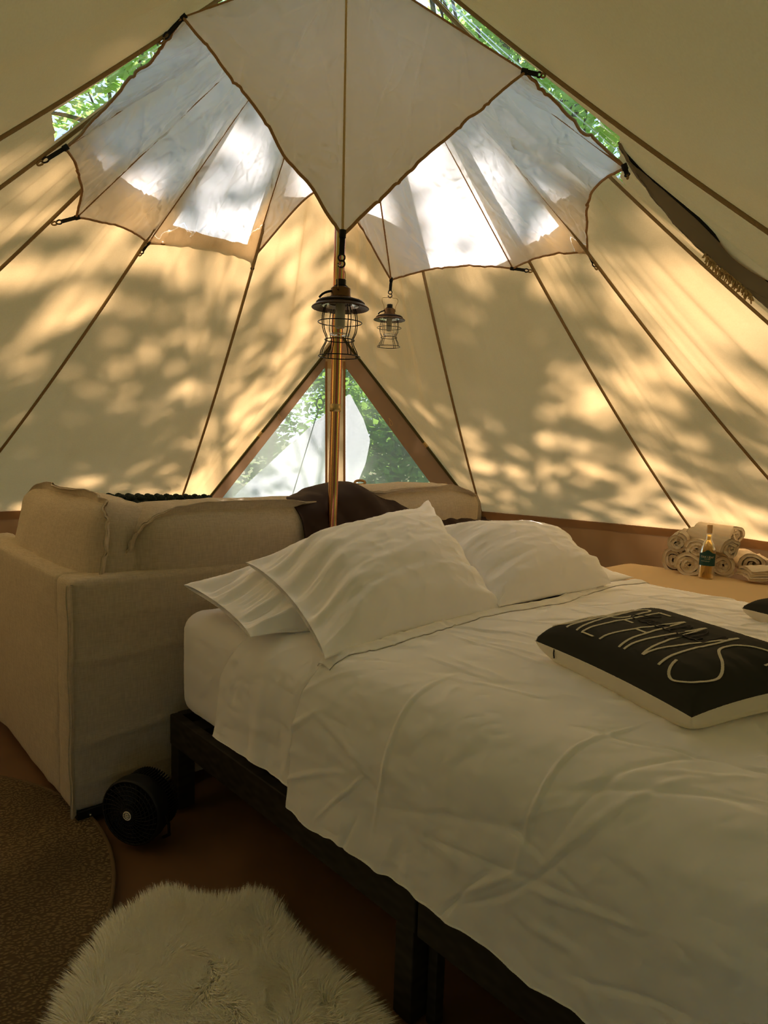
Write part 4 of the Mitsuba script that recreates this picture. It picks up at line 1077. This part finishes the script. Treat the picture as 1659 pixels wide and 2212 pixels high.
put(aw, 'sheet', grid_mesh(P), 'awning_cloth')
rpt = at_y(691, 872, 5.6)
put(aw, 'ring', tube([rpt + RT * .028 * math.cos(q) + Z * .045 * math.sin(q) for q in np.linspace(0, 2 * np.pi, 30)[:-1]], .006, 6, closed=True), 'cord')
put(aw, 'guy_line', tube([at_y(688, 884, 5.6), at_y(624, 1095, 5.3), at_y(600, 1190, 5.2)], .004, 6), 'cord', label='thin dark guy line')

# ------------------------------------------------------------------ outside: ground, trees, awning
g = thing('ground', 'leafy forest ground outside the tent', kind='structure')
gx, gy = np.meshgrid(np.linspace(-30, 30, 90), np.linspace(-20, 45, 90), indexing='ij')
put(g, None, grid_mesh(np.stack([gx, gy, -.08 + .0 * gx - .04 * meshkit.fbm(np.stack([gx, gy, gx * 0], -1) * .4, 3, 2)], -1)), 'ground_soil')
E_A = np.array([math.cos(math.radians(SUN_AZ)), -math.sin(math.radians(SUN_AZ)), 0]); E_B = np.cross(SUN, E_A); E_B = E_B if E_B[2] > 0 else -E_B
def gaps(c, u):
    """Openings in the crown above the tent: which leaves stay."""
    q = c - np.array([CX, CY, 1.2]); a, b = q @ E_A, q @ E_B
    sky_gap = np.exp(-(((a - .55) / .8) ** 4) - ((b - .33) / .43) ** 4)
    sheet_gap = np.exp(-((a - .45) / .8) ** 4 - ((b + 2.75) / .45) ** 4)
    return u > .93 * np.maximum(sky_gap * (.86 + .14 * np.sign(a)), sheet_gap)
def leaves(centers, radii, n, size, seed, clump=60, spread=.5, gap=False):
    r = np.random.default_rng(seed)
    cl = r.normal(size=(clump, 3)); cl /= np.linalg.norm(cl, axis=1, keepdims=True)
    cl = np.asarray(centers) + cl * np.asarray(radii) * (r.random((clump, 1)) ** .4)
    c = cl[r.integers(0, clump, n)] + np.clip(r.normal(size=(n, 3)), -2, 2) * spread
    if gap:
        c = c[gaps(c, r.random(n))]; n = len(c)
    d = r.normal(size=(n, 3)) * [1, 1, .5]; d /= np.linalg.norm(d, axis=1, keepdims=True)
    w = np.cross(d, r.normal(size=(n, 3)) * .5 + [0, 0, 1]); w /= np.linalg.norm(w, axis=1, keepdims=True)
    nn = np.cross(d, w); s = size * (.6 + .8 * r.random((n, 1)))
    V = np.stack([c - d * s * .5, c - d * s * .1 + w * s * .3 + nn * s * .08, c + d * s * .5, c - d * s * .1 - w * s * .3 + nn * s * .08], 1).reshape(-1, 3)
    i = np.arange(n)[:, None] * 4
    return trimesh.Trimesh(V, np.vstack([i + [0, 2, 1], i + [0, 3, 2]]), process=False)
def tree(name, base, crown, radii, n, size, seed, label, group=None, matl='leaf', trunk_r=.14, **kw):
    k = thing(name, label, 'tree', group)
    base, crown = np.asarray(base, float), np.asarray(crown, float)
    r = np.random.default_rng(seed + 99)
    mid = (base + crown) / 2 + r.normal(size=3) * .15
    pts = smooth_curve([base, mid, crown + [0, 0, radii[2] * .4]], 16)
    br = [tube(pts, np.linspace(trunk_r, trunk_r * .25, 16), 8)]
    for j in range(9):
        s = pts[6 + j]; e = crown + r.normal(size=3) * np.asarray(radii) * .5
        br.append(tube(smooth_curve([s, (s + e) / 2 + [0, 0, .2], e], 8), np.linspace(trunk_r * .35, .012, 8), 5))
    put(k, 'trunk', cat(br), 'bark')
    put(k, 'foliage', leaves(crown, radii, n, size, seed, **kw), matl, smooth=False, kind='stuff')
C0 = np.array([CX, CY, 1.2])
def along(d, off=(0, 0, 0)):
    return C0 + SUN * d + np.asarray(off)
FG = 'forest trees beyond the far door screen'
def sun_plane(dist, a, b):
    return C0 + SUN * dist + E_A * a + E_B * b
tree('dapple_tree', (-4.5, 13.5, -.1), sun_plane(13, -1.7, -1.0), (1.7, 1.3, 1.3), 1700, .20, 1, 'broadleaf tree shading the left far roof slope', clump=30, spread=.30, gap=True, trunk_r=.05)
tree('dapple_tree', (3.5, 13.5, -.1), sun_plane(12.6, 1.4, -1.2), (1.5, 1.3, 1.2), 1350, .20, 5, 'broadleaf tree shading the right far roof slope', clump=24, spread=.28, gap=True, trunk_r=.05)
tree('dapple_tree', (6.5, 11.5, -.1), sun_plane(13, 3.0, .3), (1.3, 1.3, 1.6), 1900, .22, 8, 'broadleaf tree shading the right roof slope', clump=26, spread=.34, gap=True, trunk_r=.05)
tree('dapple_tree', (-8.0, 11.0, -.1), sun_plane(13, -3.4, .4), (1.4, 1.3, 1.6), 2400, .22, 6, 'broadleaf tree shading the left roof slope', clump=30, spread=.36, gap=True, trunk_r=.05)
tree('dapple_tree', (-2.2, 12.0, -.1), sun_plane(14, .1, 2.2), (2.8, 1.0, .8), 9000, .19, 9, 'dense broadleaf crown above the entrance side of the tent', clump=60, spread=.4, gap=True, trunk_r=.05)
tree('dapple_tree', (-3.0, 13.0, -.1), sun_plane(12.5, -.55, .75), (.7, .7, .6), 430, .2, 10, 'light leafy crown above the left skylight panels', clump=14, spread=.3, trunk_r=.04)
tree('dapple_tree', (1.2, 13.0, -.1), sun_plane(12.8, .6, .65), (.7, .7, .6), 45, .2, 11, 'light leafy crown above the right skylight panels', clump=10, spread=.3, trunk_r=.04)
tree('dapple_tree', (2.2, 10.0, -.1), sun_plane(12.6, .55, 1.0), (.55, .4, .3), 420, .2, 15, 'small dense crown shading the skylight beside the peak', clump=14, spread=.2, trunk_r=.04)
tree('tall_tree', (-4.6, 12, -.1), (-4.3, 11.5, 7.4), (1.9, 1.2, 2.0), 4500, .17, 12, 'tall bright green tree seen through the left skylight panel', None, 'leaf_bright', clump=60, spread=.45)
tree('tall_tree', (3.6, 12.6, -.1), (3.0, 12, 6.8), (1.8, 1.2, 1.9), 4200, .17, 13, 'tall bright green tree seen through the right skylight panel', None, 'leaf_bright', clump=60, spread=.45)
tree('tall_tree', (2.4, 13.4, -.1), (1.75, 12.6, 8.9), (1.2, .9, 1.2), 2600, .17, 14, 'tall green treetop seen through the skylight right of the peak', None, 'leaf_bright', clump=40, spread=.4)
tree('left_tree', (-7, 4, -.1), (-6.2, 3.6, 6.2), (2.4, 3.4, 3.6), 30000, .15, 2, 'broadleaf tree seen through the left skylight panels', clump=120, spread=.55)
tree('right_tree', (7.2, 4.0, -.1), (6.0, 3.6, 6.4), (2.4, 3.4, 3.6), 30000, .15, 3, 'broadleaf tree seen through the right skylight panels', clump=120, spread=.55)
tree('overhead_tree', (1.5, -5.6, -.1), (.2, -2.6, 6.6), (5.0, 3.0, 2.2), 60000, .17, 4, 'broadleaf tree overhanging the tent', clump=160, spread=.6)
tree('overhead_tree', (0.5, -8.6, -.1), (.0, -8.0, 3.6), (6.0, 2.0, 3.6), 26000, .18, 7, 'broadleaf thicket behind the tent entrance', clump=120, spread=.6)
back = [(-9.5, 17, 4.2, 'tall forest tree far to the left beyond the door screen'), (-5.2, 19, 3.6, 'pale green forest tree seen left of the awning sheet through the screen'), (-1.4, 20, 4.0, 'dark green forest tree behind the peak of the awning sheet'),
        (2.6, 18.6, 3.6, 'green forest tree seen at the right side of the door screen'), (7.0, 19, 4.2, 'tall forest tree far to the right beyond the door screen'), (-13, 13, 4.0, 'forest tree at the far left edge of the clearing'), (12, 12, 4.2, 'forest tree at the far right edge of the clearing'),
        (-3.6, 14.5, 1.7, 'low bushy tree in front of the forest at the left edge of the awning sheet'), (.4, 13.6, 1.4, 'low dark bushy tree behind the right pane of the screen'), (4.2, 14.6, 1.8, 'low bushy tree right of the screened door')]
for i, (x, y, h, lb_) in enumerate(back):
    r3 = (1.8, 1.6, 2.6) if h > 2 else (1.5, .9, 1.2)
    tree('forest_tree', (x, y, -.1), (x, y, h), r3, 7000, .17, 20 + i, lb_, None, 'leaf_dark' if i % 2 else 'leaf', .12, clump=60, spread=.4)
